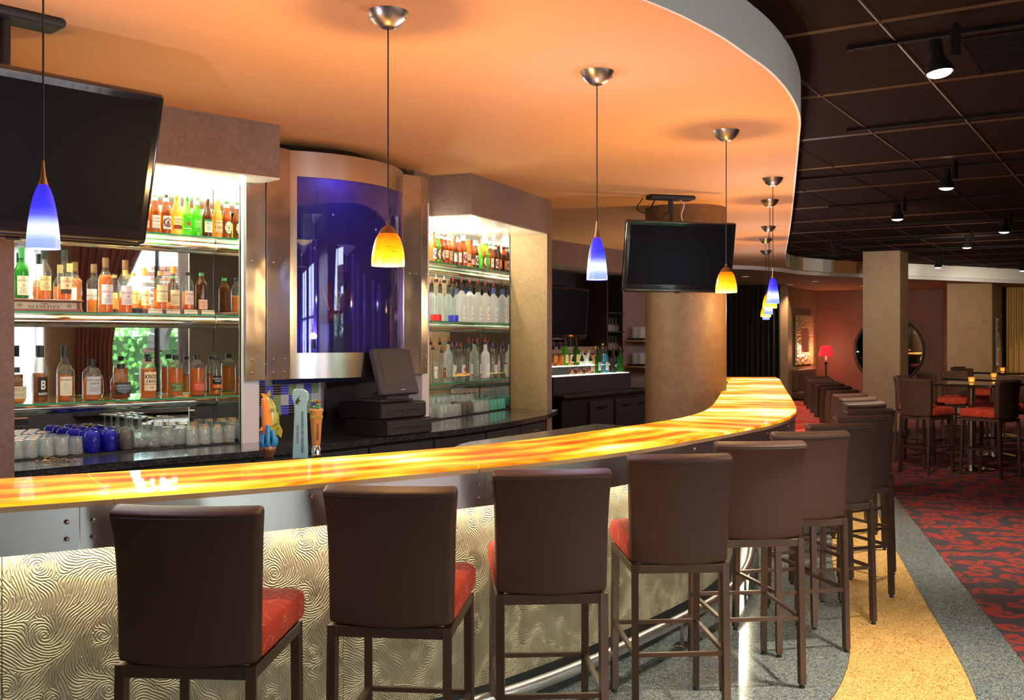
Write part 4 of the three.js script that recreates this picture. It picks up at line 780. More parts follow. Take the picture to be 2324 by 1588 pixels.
  std3('glen15', '#e6c98e', '#3a2410', [112, 150], [['THE', 22, 15], ['GLENLIVET', 46, 24], ['15', 88, 26]]);
  std3('glen18', '#e8c6a0', '#3a2410', null, [['THE', 22, 15], ['GLENLIVET', 46, 24], ['18', 88, 26]], { band: '#3a2a1c', by: 124, bh: 46 });
  std3('mac', '#e6d9e0', '#4a2a20', [118, 156], [['MACALLAN', 62, 24, '#8a2a20'], ['12', 96, 26]]);
  std3('mac18', '#ece0e8', '#4a2a20', [118, 156], [['MACALLAN', 62, 24, '#8a2a20'], ['18', 96, 26]]);
  std3('macPale', '#ece8d6', '#8a8468', [40, 150], [['MACALLAN', 26, 16]]);
  std3('yellowLab', '#efe28e', '#5a4a10', [70, 150], [['MALT', 44, 26]], { frame: '#c8a030' });
  std3('dal', '#eadcae', '#3a2a14', [100, 150], [['Dalwhinnie', 64, 23]], { frame: '#b08a3a' });
  std3('oban', '#f0e2b8', '#6a4a1c', [120, 150], [['OBAN', 56, 30], ['14', 94, 30, '#caa860']]);
  std3('tal', '#f0d6cc', '#3a3050', [80, 130], [['TALISKER', 44, 25], ['10', 148, 18]]);
  std3('lag', '#e8b49a', '#8a4a3a', null, [['LAGAVULIN', 50, 22], ['16', 106, 30]]);
  std3('baker', '#141012', '#f0eee8', null, [['B', 70, 110, '#e8e6e0', 'sans-serif'], ['BAKER\u2019S', 146, 30, '#e8e6e0', 'sans-serif']]);
  std3('booker', '#ece6d0', '#4a3a24', [54, 160], [['Booker\u2019s', 28, 28]], { fc: '#8a7a5a' });
  std3('gentle', '#c8ccd2', '#2a3a5a', [96, 150], [['GENTLEMAN', 34, 20], ['JACK', 64, 26]]);
  cell('jack', () => { bg('#2a1a18'); g.fillStyle = '#5a6474'; g.beginPath(); g.moveTo(14, 20); g.lineTo(114, 20); g.lineTo(114, 120); g.lineTo(64, 160); g.lineTo(14, 120); g.fill(); tx('Jack Daniel\u2019s', 64, 46, 20, '#e6e8ea'); tx('SINGLE BARREL', 64, 84, 15, '#e6e8ea'); });
  std3('knob', '#efe2bc', '#1a1410', null, [['KNOB', 44, 50, '#1a1410', 'sans-serif'], ['CREEK', 84, 32, '#1a1410', 'sans-serif'], ['Kentucky straight bourbon', 110, 13], ['100', 138, 20]]);
  std3('bulGreen', '#4e6a34', '#d8e0b8', [110, 150], [['BULLEIT', 46, 24], ['RYE', 82, 22]]);
  std3('bulRed', '#c8452c', '#f0d8c8', [110, 150], [['BULLEIT', 46, 24], ['BOURBON', 82, 20]]);
  std3('hp', '#14141a', '#e8e6e0', null, [['HIGHLAND', 34, 24], ['PARK', 62, 26], ['12', 126, 24]], { band: '#d06a1a', by: 104, bh: 46 });
  std3('chivas', '#d8d0ae', '#2a2418', [90, 150], [['CHIVAS', 34, 24], ['REGAL', 60, 24]]);
  // clear spirits
  std3('goose', '#eef2f4', '#6a7480', null, [['GREY GOOSE', 130, 20]], { extra: () => { g.fillStyle = '#c2ccd6'; g.beginPath(); g.ellipse(58, 70, 30, 12, -0.3, 0, 7); g.fill(); } });
  std3('gooseOr', '#f0f0ea', '#6a7480', null, [['GREY GOOSE', 130, 20]], { extra: () => { g.fillStyle = '#f0b070'; g.beginPath(); g.arc(46, 80, 22, 0, 7); g.fill(); } });
  std3('vodkaRed', '#f0ece4', '#a01a22', [70, 120], [['VODKA', 54, 28]], { band: '#c0202a', by: 0, bh: 26 });
  std3('ketel', '#f0ecec', '#4a1a4a', [90, 150], [['ketel one', 60, 22]]);
  std3('wood', '#8a4a2c', '#3a1a10', [100, 150], [['Peach', 60, 30, '#f0d8b0']]);
  cell('leaf', () => { bg('#ece6d2'); g.fillStyle = '#5a8a2a'; for (let i = 0; i < 5; i++) { g.beginPath(); g.ellipse(64 + 20 * Math.cos(i), 60 + i * 18, 22, 9, i, 0, 7); g.fill(); } g.strokeStyle = '#b09a5a'; g.lineWidth = 4; g.strokeRect(6, 6, 116, 158); });
  cell('pome', () => { bg('#eee2d0'); g.fillStyle = '#b8432a'; g.beginPath(); g.arc(60, 70, 30, 0, 7); g.fill(); tx('Orange', 64, 132, 28, '#3a2a1a'); g.strokeStyle = '#c06a3a'; g.lineWidth = 4; g.strokeRect(6, 6, 116, 158); });
  std3('absol', '#d8dce0', '#6a4a4a', [60, 130], [['VODKA', 34, 26]], { band: '#7a4a4a', by: 140, bh: 24 });
  std3('belv', '#eef0ee', '#8a9a8e', null, [['BELVEDERE', 110, 20]]);
  std3('whiteNeck', '#f2f0ea', '#24408a', null, [['IPA', 84, 40]]);
  std3('amberLab', '#c46a1a', '#4a1408', null, [['RED', 60, 36, '#f4e0b0'], ['LABEL', 104, 28, '#f4e0b0']]);
  std3('paleLab', '#efe8cc', '#6a5a30', [60, 150], [['JW', 36, 30]]);
  cell('tri', () => { bg('#101012'); g.fillStyle = '#ecebe6'; g.beginPath(); g.moveTo(120, 20); g.lineTo(120, 150); g.lineTo(20, 86); g.fill(); });
  std3('gin', '#e8eef0', '#1a3a6a', [80, 150], [['GIN', 50, 40]]);
  std3('tag', '#e6dcc8', '#3a2a1c', null, [['SINGLE MALT', 110, 17]]);
  std3('tagDal', '#eadfca', '#2a1c12', null, [['Dalwhinnie', 66, 24], ['SINGLE MALT', 112, 14]]);
  std3('tagOban', '#eadfca', '#2a1c12', null, [['OBAN', 64, 40], ['SINGLE MALT', 112, 14]]);
  std3('tagTal', '#eadfca', '#2a1c12', null, [['TALISKER', 66, 26], ['SINGLE MALT', 112, 14]]);
  std3('tagLag', '#eadfca', '#2a1c12', null, [['LAGAVULIN', 66, 23], ['SINGLE MALT', 112, 14]]);
});
const labelMat = std({ map: labelSheet, roughness: 0.55, side: THREE.DoubleSide });
function labelPatch(key, r, y0, y1, span) {
  const n = 10, pos = [], uv = [], nor = [], idx = [], [u0, v0, u1, v1] = LABELS[key];
  for (let i = 0; i <= n; i++) { const a = (i / n - 0.5) * span; for (const [y, v] of [[y0, v0], [y1, v1]]) { pos.push(Math.sin(a) * r, y, Math.cos(a) * r); nor.push(Math.sin(a), 0, Math.cos(a)); uv.push(u0 + (u1 - u0) * i / n, v); } }
  for (let i = 0; i < n; i++) { const a = i * 2; idx.push(a, a + 2, a + 1, a + 1, a + 2, a + 3); }
  const g = new THREE.BufferGeometry(); g.setAttribute('position', new THREE.Float32BufferAttribute(pos, 3)); g.setAttribute('normal', new THREE.Float32BufferAttribute(nor, 3)); g.setAttribute('uv', new THREE.Float32BufferAttribute(uv, 2)); g.setIndex(idx); return g;
}
// bottle shapes: outline as [radius, height]; body radius and label zone
const SHAPES = {
  beer: { p: [[0, 0.003], [0.026, 0.001], [0.0295, 0.005], [0.0295, 0.118], [0.0285, 0.132], [0.021, 0.158], [0.0155, 0.178], [0.0135, 0.2], [0.0125, 0.222], [0.0145, 0.224]], r: 0.0295, lab: [0.03, 0.105], capR: 0.0152, capY: 0.222, capH: 0.012, neck: [0.186, 0.21, 0.0148] },
  whisky: { p: [[0, 0.004], [0.033, 0.001], [0.0375, 0.006], [0.0375, 0.178], [0.034, 0.195], [0.022, 0.214], [0.0155, 0.228], [0.0145, 0.262], [0.0165, 0.264]], r: 0.0375, lab: [0.045, 0.15], capR: 0.0165, capY: 0.25, capH: 0.05, neck: [0.225, 0.248, 0.016] },
  tallneck: { p: [[0, 0.004], [0.033, 0.001], [0.0365, 0.006], [0.0365, 0.15], [0.0355, 0.165], [0.025, 0.19], [0.0165, 0.206], [0.015, 0.225], [0.014, 0.27], [0.0155, 0.272]], r: 0.0365, lab: [0.03, 0.125], capR: 0.0165, capY: 0.232, capH: 0.058, neck: [0.21, 0.225, 0.017] },
  square: { p: [[0, 0.004], [0.04, 0.001], [0.046, 0.007], [0.046, 0.13], [0.043, 0.148], [0.03, 0.164], [0.0165, 0.174], [0.0155, 0.2], [0.018, 0.202]], r: 0.046, lab: [0.03, 0.125], capR: 0.0185, capY: 0.19, capH: 0.034 },
  flask: { p: [[0, 0.004], [0.036, 0.001], [0.042, 0.006], [0.0425, 0.15], [0.04, 0.17], [0.03, 0.186], [0.0165, 0.197], [0.0145, 0.215], [0.0165, 0.217]], r: 0.0425, lab: [0.04, 0.145], capR: 0.017, capY: 0.21, capH: 0.026 },
  decanter: { p: [[0, 0.004], [0.04, 0.001], [0.048, 0.008], [0.051, 0.05], [0.05, 0.085], [0.04, 0.112], [0.02, 0.128], [0.016, 0.14], [0.0165, 0.165], [0.019, 0.168]], r: 0.051, lab: [0.025, 0.085], capR: 0.02, capY: 0.162, capH: 0.026 },
  vodka: { p: [[0, 0.004], [0.035, 0.001], [0.039, 0.006], [0.039, 0.19], [0.036, 0.207], [0.024, 0.224], [0.0155, 0.236], [0.0145, 0.285], [0.016, 0.287]], r: 0.039, lab: [0.025, 0.13], capR: 0.0165, capY: 0.25, capH: 0.045 },
  slim: { p: [[0, 0.004], [0.036, 0.001], [0.039, 0.006], [0.0385, 0.24], [0.035, 0.252], [0.02, 0.262], [0.0155, 0.27], [0.015, 0.285], [0.017, 0.287]], r: 0.039, lab: [0.06, 0.15], capR: 0.0165, capY: 0.28, capH: 0.012 },
  liter: { p: [[0, 0.004], [0.034, 0.001], [0.038, 0.006], [0.038, 0.165], [0.034, 0.182], [0.023, 0.2], [0.0165, 0.215], [0.0145, 0.255], [0.0165, 0.257]], r: 0.038, lab: [0.035, 0.125], capR: 0.0165, capY: 0.235, capH: 0.02 },
  globe: { p: [[0, 0.004], [0.04, 0.001], [0.046, 0.008], [0.05, 0.06], [0.048, 0.09], [0.036, 0.115], [0.018, 0.13], [0.015, 0.155], [0.017, 0.157]], r: 0.05, lab: [0.03, 0.085], capR: 0.022, capY: 0.15, capH: 0.03 },
};
const gcache = {};
function glassGeo(shape) { return gcache[shape] ??= lathe(SHAPES[shape].p, 22); }
function fillGeo(shape, level) {
  return gcache[shape + level] ??= (() => { const q = [], S = SHAPES[shape].p; let last = null; for (const [r, y] of S) { if (y > level) { const t = (level - last[1]) / (y - last[1]); q.push([Math.max(0.002, last[0] + (r - last[0]) * t - 0.003), level]); break; } q.push([Math.max(0, r - 0.003), y + 0.002]); last = [r, y]; } q.push([0, level]); return lathe(q, 18); })();
}
const pourG = merge(cyl(0.013, 0.015, 0.022, 12, 0, 0.008, 0), cyl(0.003, 0.006, 0.04, 8, 0.004, 0.036, 0)), pourTip = lathe([[0.009, 0.018], [0.01, 0.022], [0.004, 0.045], [0.001, 0.06]], 10);
// opts: glass, fill, level, label, cap, neck (label on the neck), pour (tip colour), scale, span, turn
function bottle(name, label, group, f, x, y, z, shape, o) {
  const S = SHAPES[shape], p = inFrame(f, x, y, z), t = thing(name, label, 'bottle', group, p.toArray(), f.turn + (o.turn ?? 0)), k = o.scale ?? 1;
  mesh('glass_body', glassGeo(shape), o.glass, t);
  if (o.fill) mesh('liquid', fillGeo(shape, o.level ?? S.p[S.p.length - 4][1]), o.fill, t);
  if (o.label) { const [a, b] = o.zone ?? S.lab, kk = o.label + shape + a + b + (o.span ?? 1.9); mesh('label', gcache[kk] ??= labelPatch(o.label, S.r + 0.0008, a, b, o.span ?? 1.9), labelMat, t); }
  if (o.neck && S.neck) mesh('neck_wrap', gcache['nk' + shape] ??= cyl(S.neck[2], S.neck[2] + 0.003, S.neck[1] - S.neck[0], 16, 0, (S.neck[0] + S.neck[1]) / 2, 0), o.neck, t);
  if (o.base) mesh('tinted_base', gcache['bs' + shape] ??= lathe(S.p.filter(([r, q]) => q < 0.01).concat([[S.r + 0.0006, 0.05]]).map(([r, q]) => [r + 0.0005, q]), 20), o.base, t);
  if (o.pour) { const g = new THREE.Group(); g.name = 'pour_spout'; g.position.y = S.capY + S.capH - 0.004; t.add(g); mesh('collar', pourG, M.capBlack, g); mesh('tip', pourTip, o.pour, g); if (o.cap) mesh('neck_sleeve', gcache['cp' + shape] ??= cyl(S.capR, S.capR, S.capH, 16, 0, S.capY + S.capH / 2 - 0.008, 0), o.cap, t); }
  else if (o.cap) mesh('cap', gcache['cp' + shape] ??= cyl(S.capR, S.capR, S.capH, 16, 0, S.capY + S.capH / 2 - 0.008, 0), o.cap, t);
  t.scale.setScalar(k);
  return t;
}
const br = M.brownGlass, cl = M.clearBottle, G_ = M.greenGlass;
// left niche, upper shelf: beers
{
  const q = (i) => `${ORD[i]} on the upper left shelf`;
  const xs = [-0.596, -0.533, -0.47, -0.405, -0.343, -0.284, -0.223, -0.158, -0.095, -0.036];
  const d = [['amber beer bottle with red and white label', br, 'beerRed', M.capRed], ['orange amber beer bottle with purple and cream label', br, 'beerPurple', M.capRed], ['amber beer bottle with silver neck', br, 'beerLager', M.capWhite, M.capWhite], ['brown beer bottle with round dark emblem', br, 'beerRound', M.capBlack, M.capWhite], ['clear bottle of yellow beer', M.beerGold, 'beerCorona', M.capGold], ['bright green beer bottle with red star', G_, 'beerStar', M.capGreen], ['bright green beer bottle with plain green label', G_, 'beerGreenPlain', M.capGreen, M.capWhite], ['dark brown beer bottle with green topped label', M.darkGlass, 'beerGreenWhite', M.capBlack], ['clear beer bottle with tan printed label', M.beerGold, 'beerLight', M.capGold], ['brown beer bottle with oval cream label and green neck', br, 'beerOval', M.capGreen, M.capWhite]];
  d.forEach(([l, g, lab, cap, neck], i) => bottle('beer_bottle', `${l}, ${q(i)}`, 'beers on the upper left shelf', FL, xs[i], SH[0], 0.215, 'beer', { glass: g, label: lab, cap, neck, scale: i === 4 || i === 8 ? 0.99 : 0.97 }));
}
// left niche, middle shelf: malts, some on risers
{
  const r1 = inFrame(FL, -1.055, SH[1], 0.17), rs = thing('display_riser', 'long wooden bottle riser with a pale name plate on the middle left shelf', 'riser', null, r1.toArray(), FL.turn);
  mesh('plinth', rbox(0.36, 0.045, 0.1, 0.004, 0, 0.03, 0), M.woodRed, rs); mesh('lid', rbox(0.385, 0.012, 0.12, 0.004, 0, 0.058, 0), M.woodRed, rs); mesh('foot', rbox(0.385, 0.014, 0.12, 0.004, 0, 0.007, 0), M.woodRed, rs);
  const plate = canvasTex(512, 80, (g, W, H) => { g.fillStyle = '#b3a294'; g.fillRect(0, 0, W, H); g.fillStyle = '#2a2018'; g.textAlign = 'center'; g.font = 'bold 26px serif'; g.fillText('THE', 256, 30); g.font = 'bold 42px serif'; g.fillText('GLENLIVET.', 256, 68); g.fillStyle = '#8a7a5a'; for (const x of [60, 450]) { g.beginPath(); g.arc(x, 40, 22, 0, 7); g.fill(); } });
  mesh('name_plate', new THREE.PlaneGeometry(0.32, 0.036).translate(0, 0.031, 0.0506), std({ map: plate, roughness: 0.5 }), rs);
  const y = SH[1] + 0.064, lid = 0.17;
  bottle('whisky_bottle', 'green glass malt bottle at the left on the wooden riser of the middle left shelf', 'malts on the middle left shelf', FL, -1.15, y, lid, 'tallneck', { glass: M.deepGreen, label: 'glen12', cap: M.capGreen, zone: [0.02, 0.125], scale: 0.92 });
  bottle('whisky_bottle', 'clear malt bottle with amber label in the middle of the wooden riser', 'malts on the middle left shelf', FL, -1.04, y, lid, 'tallneck', { glass: cl, fill: M.whisky, level: 0.06, label: 'glen15', cap: M.capBlack, zone: [0.05, 0.13], scale: 0.92 });
  bottle('whisky_bottle', 'clear malt bottle with a brown band at the right of the wooden riser', 'malts on the middle left shelf', FL, -0.937, y, lid, 'tallneck', { glass: cl, fill: M.whisky, level: 0.09, label: 'glen18', cap: M.capBlack, zone: [0.035, 0.13], scale: 0.92 });
  bottle('whisky_bottle', 'malt bottle with tall pale label just right of the wooden riser', 'malts on the middle left shelf', FL, -0.868, SH[1], 0.06, 'whisky', { glass: cl, fill: M.whisky, level: 0.16, label: 'macPale', cap: M.capGold, scale: 0.9 });
  bottle('whisky_bottle', 'full amber malt bottle with lilac label standing alone on the middle left shelf', 'malts on the middle left shelf', FL, -0.735, SH[1], 0.2, 'whisky', { glass: cl, fill: M.whisky, level: 0.2, label: 'mac', cap: M.bronzeCap });
  bottle('whisky_bottle', 'low malt bottle with lilac label and black cap on the middle left shelf', 'malts on the middle left shelf', FL, -0.628, SH[1], 0.2, 'whisky', { glass: cl, fill: M.whisky, level: 0.085, label: 'mac18', cap: M.bronzeCap, scale: 0.98 });
  const r2 = inFrame(FL, -0.335, SH[1], 0.16), rt = thing('display_riser', 'low red bottle riser with four paper tags on the middle left shelf', 'riser', null, r2.toArray(), FL.turn);
  mesh('plinth', rbox(0.43, 0.026, 0.1, 0.003, 0, 0.013, 0), M.woodRed, rt); mesh('end_block', rbox(0.05, 0.03, 0.1, 0.003, -0.225, 0.015, 0), M.darkWood, rt);
  ['tagDal', 'tagOban', 'tagTal', 'tagLag'].forEach((k, i) => { const g = new THREE.PlaneGeometry(0.08, 0.026), uv = g.attributes.uv, [u0, v0, u1, v1] = LABELS[k]; const vm = v0 + (v1 - v0) * 0.25, vt = v0 + (v1 - v0) * 0.75; for (let j = 0; j < 4; j++) uv.setXY(j, uv.getX(j) ? u1 : u0, uv.getY(j) ? vt : vm); mesh('paper_tag', g.rotateX(-0.12).translate(-0.13 + i * 0.105, 0.014, 0.0525), labelMat, rt); });
  const m = [[-0.545, 'liter', 'small malt bottle with yellow label behind the red riser', 'yellowLab', cl, M.whiskyPale, 0.08, M.capGold, 0.8, 0.08], [-0.484, 'vodka', 'tall pale malt bottle with orange capped neck above the red riser', 'oban', cl, M.whiskyPale, 0.07, M.capOrange, 0.8, 0.1], [-0.43, 'flask', 'round shouldered malt bottle with cream label on the red riser', 'dal', cl, M.whisky, 0.12, M.capGold, 0.92, 0.2], [-0.338, 'vodka', 'malt bottle with tall cream label and orange top on the red riser', 'oban', cl, M.whiskyPale, 0.05, M.capOrange, 0.84, 0.17], [-0.253, 'liter', 'malt bottle with pink label and black top on the red riser', 'tal', cl, M.whisky, 0.12, M.capBlack, 0.86, 0.17], [-0.169, 'liter', 'dark full malt bottle with pink lower label at the right of the red riser', 'lag', M.darkGlass, M.whiskyDark, 0.18, M.capGreen, 0.86, 0.17]];
  m.forEach(([x, s, l, lab, g, fl, lv, cap, k, z]) => bottle('whisky_bottle', l, 'malts on the middle left shelf', FL, x, SH[1] + 0.0265, Math.max(z, 0.115), s, { glass: g, fill: fl, level: lv, label: lab, cap, scale: k, zone: lab === 'lag' ? [0.005, 0.07] : undefined }));
}
// left niche, lower shelf: bourbons
{
  const b = [[-1.18, 'decanter', 'cut off clear bourbon bottle at the left end of the lower left shelf', 'chivas', cl, M.whiskyPale, 0.05, M.capBlack, 1], [-1.058, 'tallneck', 'bourbon bottle with white B on a black label', 'baker', cl, M.whiskyDark, 0.13, M.capBlack, 1.02], [-0.938, 'tallneck', 'wide bourbon bottle with handwritten cream label and black wax neck', 'booker', cl, M.whisky, 0.135, M.capBlack, 1.02], [-0.797, 'square', 'square shouldered whiskey bottle with silver label', 'gentle', cl, M.whisky, 0.115, M.capBlack, 1], [-0.641, 'decanter', 'stoppered whiskey decanter with grey shield label', 'jack', cl, M.whiskyDark, 0.08, M.capBlack, 1.05], [-0.485, 'flask', 'flat bourbon bottle with big cream newspaper style label', 'knob', cl, M.whisky, 0.165, M.capBlack, 0.98], [-0.328, 'flask', 'oval rye bottle with green label', 'bulGreen', cl, M.whisky, 0.15, M.capBlack, 1.02], [-0.197, 'flask', 'oval bourbon bottle with red label', 'bulRed', cl, M.whisky, 0.15, M.capBlack, 1.02], [-0.082, 'liter', 'malt bottle with black and orange label at the right of the lower left shelf', 'hp', cl, M.whisky, 0.12, M.capBlack, 0.88]];
  b.forEach(([x, s, l, lab, g, fl, lv, cap, k], i) => bottle('bourbon_bottle', l, 'bourbons on the lower left shelf', FL, x, SH[2], 0.17, s, { glass: g, fill: fl, level: lv, label: lab, cap, scale: k, zone: lab.startsWith('bul') ? [0.03, 0.075] : undefined, span: lab === 'baker' ? 1.3 : undefined }));
}
// right niche, upper shelf: beers
{
  const xs = [-1.255, -1.191, -1.124, -1.058, -0.991, -0.912, -0.835, -0.748, -0.667, -0.599, -0.525, -0.438, -0.373, -0.308, -0.224, -0.13, -0.06];
  const d = [['brown beer bottle with round purple emblem', br, 'beerRound', M.capBlack], ['green and yellow beer bottle with white neck', G_, 'beerOval', M.capWhite, M.capWhite], ['brown beer bottle with green cap', br, 'beerOval', M.capGreen, M.capWhite], ['red brown beer bottle with silver label', br, 'beerRed', M.capRed, M.capWhite], ['amber beer bottle with cream neck', br, 'beerLight', M.bronzeCap, M.capWhite], ['brown beer bottle with green label', M.darkGlass, 'beerGreenWhite', M.capBlack], ['orange brown beer bottle with white and blue label', br, 'whiteNeck', M.capRed, M.capWhite], ['tall brown beer bottle with blue cap and round label', br, 'beerRound', M.capBlue, M.capWhite], ['clear bottle of golden beer', M.beerGold, 'beerCorona', M.capGold], ['orange beer bottle with purple label', br, 'beerPurple', M.capRed], ['dark beer bottle with round red label', M.darkGlass, 'beerRound', M.capWhite, M.capWhite], ['short bright green beer bottle', G_, 'beerGreenPlain', M.capGreen], ['red amber beer bottle with tan oval label', br, 'beerOval', M.capGold], ['yellow green beer bottle', G_, 'beerGreenPlain', M.capGreen], ['brown beer bottle with blue and white neck', br, 'whiteNeck', M.capBlue, M.capWhite], ['dark brown beer bottle with round white label', M.darkGlass, 'beerRound', M.capGreen, M.capWhite], ['red brown beer bottle with crimson label', M.darkGlass, 'amberLab', M.capRed]];
  d.forEach(([l, g, lab, cap, neck], i) => bottle('beer_bottle', `${l}, ${ORD[i]} on the upper right shelf`, 'beers on the upper right shelf', FRt, xs[i], SH[0] - 0.003, 0.2, 'beer', { glass: g, label: lab, cap, neck, scale: i === 7 ? 1.12 : i === 11 ? 0.92 : 1.02 }));
}
// right niche, middle shelf: vodkas
{
  const xs = [-1.147, -1.014, -0.86, -0.712, -0.562, -0.41, -0.256, -0.096];
  const redB = phy({ color: C(0.85, 0.05, 0.04), transmission: 0.4, thickness: 0, roughness: 0.1 }), bluB = phy({ color: C(0.08, 0.1, 0.85), transmission: 0.4, thickness: 0, roughness: 0.1 });
  const d = [['ribbed clear vodka bottle with red tinted base and white spout', 'slim', cl, null, M.capWhite, redB], ['ribbed clear vodka bottle with plain base and white spout', 'slim', cl, null, M.capWhite], ['ribbed clear vodka bottle with blue tinted base', 'slim', cl, null, M.capRed, bluB], ['frosted vodka bottle, leftmost of the frosted row', 'vodka', M.frosted, 'goose', M.capRed], ['frosted vodka bottle, second of the frosted row', 'vodka', M.frosted, 'goose', M.capRed], ['frosted vodka bottle, third of the frosted row', 'vodka', M.frosted, 'goose', M.capRed], ['frosted vodka bottle with orange fruit print', 'vodka', M.frosted, 'gooseOr', M.capRed], ['frosted vodka bottle with blue neck at the right end', 'vodka', M.frosted, 'goose', M.capRed]];
  d.forEach(([l, s, g, lab, tip, base], i) => bottle('vodka_bottle', `${l} on the middle right shelf`, 'vodkas on the middle right shelf', FRt, xs[i], SH[1] - 0.003, 0.17, s, { glass: g, label: lab, pour: tip, cap: s === 'vodka' ? (i === 7 ? M.capBlue : M.capBlack) : undefined, base, span: 1.6, scale: 1.05 }));
}
// right niche, lower shelf: flavoured vodkas with red spouts
{
  const xs = [-1.201, -1.06, -0.88, -0.725, -0.583, -0.419, -0.26, -0.1];
  const d = [['ketel', 'clear vodka bottle with white and purple label', 'liter', cl], ['wood', 'short clear vodka bottle with brown label', 'liter', cl], ['leaf', 'clear vodka bottle with green leaf print', 'liter', cl], ['pome', 'clear vodka bottle with orange fruit print', 'liter', cl], ['absol', 'straight clear vodka bottle with narrow maroon label', 'tallneck', cl], ['absol', 'straight half full vodka bottle with maroon bands', 'tallneck', cl], ['belv', 'tall frosted vodka bottle', 'vodka', M.frosted], ['vodkaRed', 'clear vodka bottle with red and white label', 'liter', cl]];
  d.forEach(([lab, l, s, g], i) => bottle('vodka_bottle', `${l}, ${ORD[i]} on the lower right shelf`, 'vodkas on the lower right shelf', FRt, xs[i], SH[2] - 0.008, 0.17, s, { glass: g, label: lab, pour: i === 7 ? M.capBlue : M.capRed, scale: i === 1 ? 0.9 : 1, span: lab === 'absol' ? 1.0 : 1.5 }));
}
// ------------------------------------------------------------------ drinking glasses, upside down on rubber mats
function mat(f, x0, x1, z0, z1, label) {
  const p = inFrame(f, (x0 + x1) / 2, 1.005, (z0 + z1) / 2), t = thing('bar_mat', label, 'mat', null, p.toArray(), f.turn), w = x1 - x0, l = z1 - z0, bits = [];
  mesh('sheet', rbox(w, 0.005, l, 0.002, 0, 0.0025, 0), M.rubber, t);
  for (let i = 0; i < w / 0.022; i++) bits.push(new THREE.BoxGeometry(0.008, 0.005, l - 0.01).translate(-w / 2 + 0.012 + i * 0.022, 0.0065, 0));
  const r = mesh('ribs', merge(bits), M.rubber, t); r.userData.kind = 'stuff';
}
mat(FL, -1.365, -0.008, 0.012, 0.32, 'black rubber bar mat under the glasses of the left niche');
mat(FRt, -1.72, -0.02, 0.012, 0.3, 'black rubber bar mat under the glasses of the right niche');
const GL = {
  rocks: lathe([[0.033, 0], [0.0345, 0.001], [0.0305, 0.086], [0.028, 0.09], [0, 0.09], [0, 0.08], [0.027, 0.079], [0.0325, 0.001]], 18),
  tall: lathe([[0.032, 0], [0.033, 0.001], [0.029, 0.136], [0.027, 0.14], [0, 0.14], [0, 0.128], [0.026, 0.127], [0.031, 0.001]], 18),
  tumbler: lathe([[0.034, 0], [0.0355, 0.001], [0.041, 0.035], [0.0415, 0.06], [0.038, 0.088], [0.03, 0.104], [0.018, 0.109], [0, 0.11]], 24),
  goblet: lathe([[0.032, 0], [0.033, 0.001], [0.038, 0.03], [0.037, 0.055], [0.026, 0.078], [0.008, 0.088], [0.005, 0.095], [0.0045, 0.145], [0.008, 0.152], [0.03, 0.158], [0.032, 0.16], [0, 0.161]], 22),
};
const NAMES = { rocks: 'rocks_glass', tall: 'highball_glass', tumbler: 'round_tumbler', goblet: 'wine_goblet' };
function glassField(f, kind, mat_, label, group, spots, y = 1.014, k = 1) {
  let first = null; const r = rng(spots.length * 7 + kind.length);
  for (const [x, z] of spots) {
    const p = inFrame(f, x + (r() - 0.5) * 0.008, y, z + (r() - 0.5) * 0.008);
    if (!first) { first = thing(NAMES[kind], label, 'glass', group, p.toArray(), f.turn); mesh('bowl', GL[kind], mat_, first); first.scale.setScalar(k); } else copyOf(first, label, p.toArray(), f.turn + r());
  }
}
const grid = (x0, x1, nx, z0, z1, nz) => { const a = []; for (let j = 0; j < nz; j++) for (let i = 0; i < nx; i++) a.push([x0 + (x1 - x0) * (i + (j % 2 ? 0.5 : 0)) / Math.max(1, nx - 0.5), z0 + (z1 - z0) * j / Math.max(1, nz - 1)]); return a; };
glassField(FL, 'rocks', M.clear, 'clear upturned rocks glass in the crowd left of the blue tumblers', 'rocks glasses at the left of the left niche', grid(-1.325, -0.925, 6, 0.05, 0.285, 4));
glassField(FL, 'tumbler', M.blueGlass, 'cobalt blue upturned tumbler in the cluster on the left niche mat', 'blue tumblers', [[-0.832, 0.27], [-0.74, 0.26], [-0.828, 0.17], [-0.735, 0.16], [-0.845, 0.06], [-0.75, 0.06], [-0.655, 0.08]]);
glassField(FL, 'tumbler', M.smokeGlass, 'smoky grey upturned tumbler right of the blue ones', 'smoky tumblers of the left niche', [[-0.645, 0.25], [-0.64, 0.165]]);
glassField(FL, 'goblet', M.clear, 'clear upturned wine goblet showing its foot in the left niche', 'wine goblets of the left niche', [[-0.56, 0.22], [-0.48, 0.235], [-0.4, 0.24], [-0.56, 0.13], [-0.475, 0.14], [-0.39, 0.145], [-0.555, 0.05], [-0.47, 0.05]]);
glassField(FL, 'rocks', M.clear, 'clear upturned rocks glass in the crowd by the right mirror of the left niche', 'rocks glasses at the right of the left niche', grid(-0.315, -0.055, 4, 0.05, 0.275, 4));
glassField(FRt, 'tall', M.clear, 'clear upturned highball glass in the back rows of the right niche', 'highball glasses of the right niche', grid(-1.6, -0.46, 14, 0.05, 0.13, 2));
glassField(FRt, 'rocks', M.clear, 'clear upturned rocks glass in the front rows of the right niche', 'rocks glasses of the right niche', grid(-1.3, -0.98, 5, 0.2, 0.27, 2));
glassField(FRt, 'tumbler', M.smokeGlass, 'smoky upturned tumbler in front of the highball glasses', 'smoky tumblers of the right niche', [[-0.88, 0.265], [-0.78, 0.265], [-0.86, 0.185]], 1.014, 0.9);
glassField(FRt, 'rocks', M.clear, 'clear upturned rocks glass right of the smoky tumblers', 'rocks glasses in the middle of the right niche', grid(-0.68, -0.48, 3, 0.2, 0.27, 2));
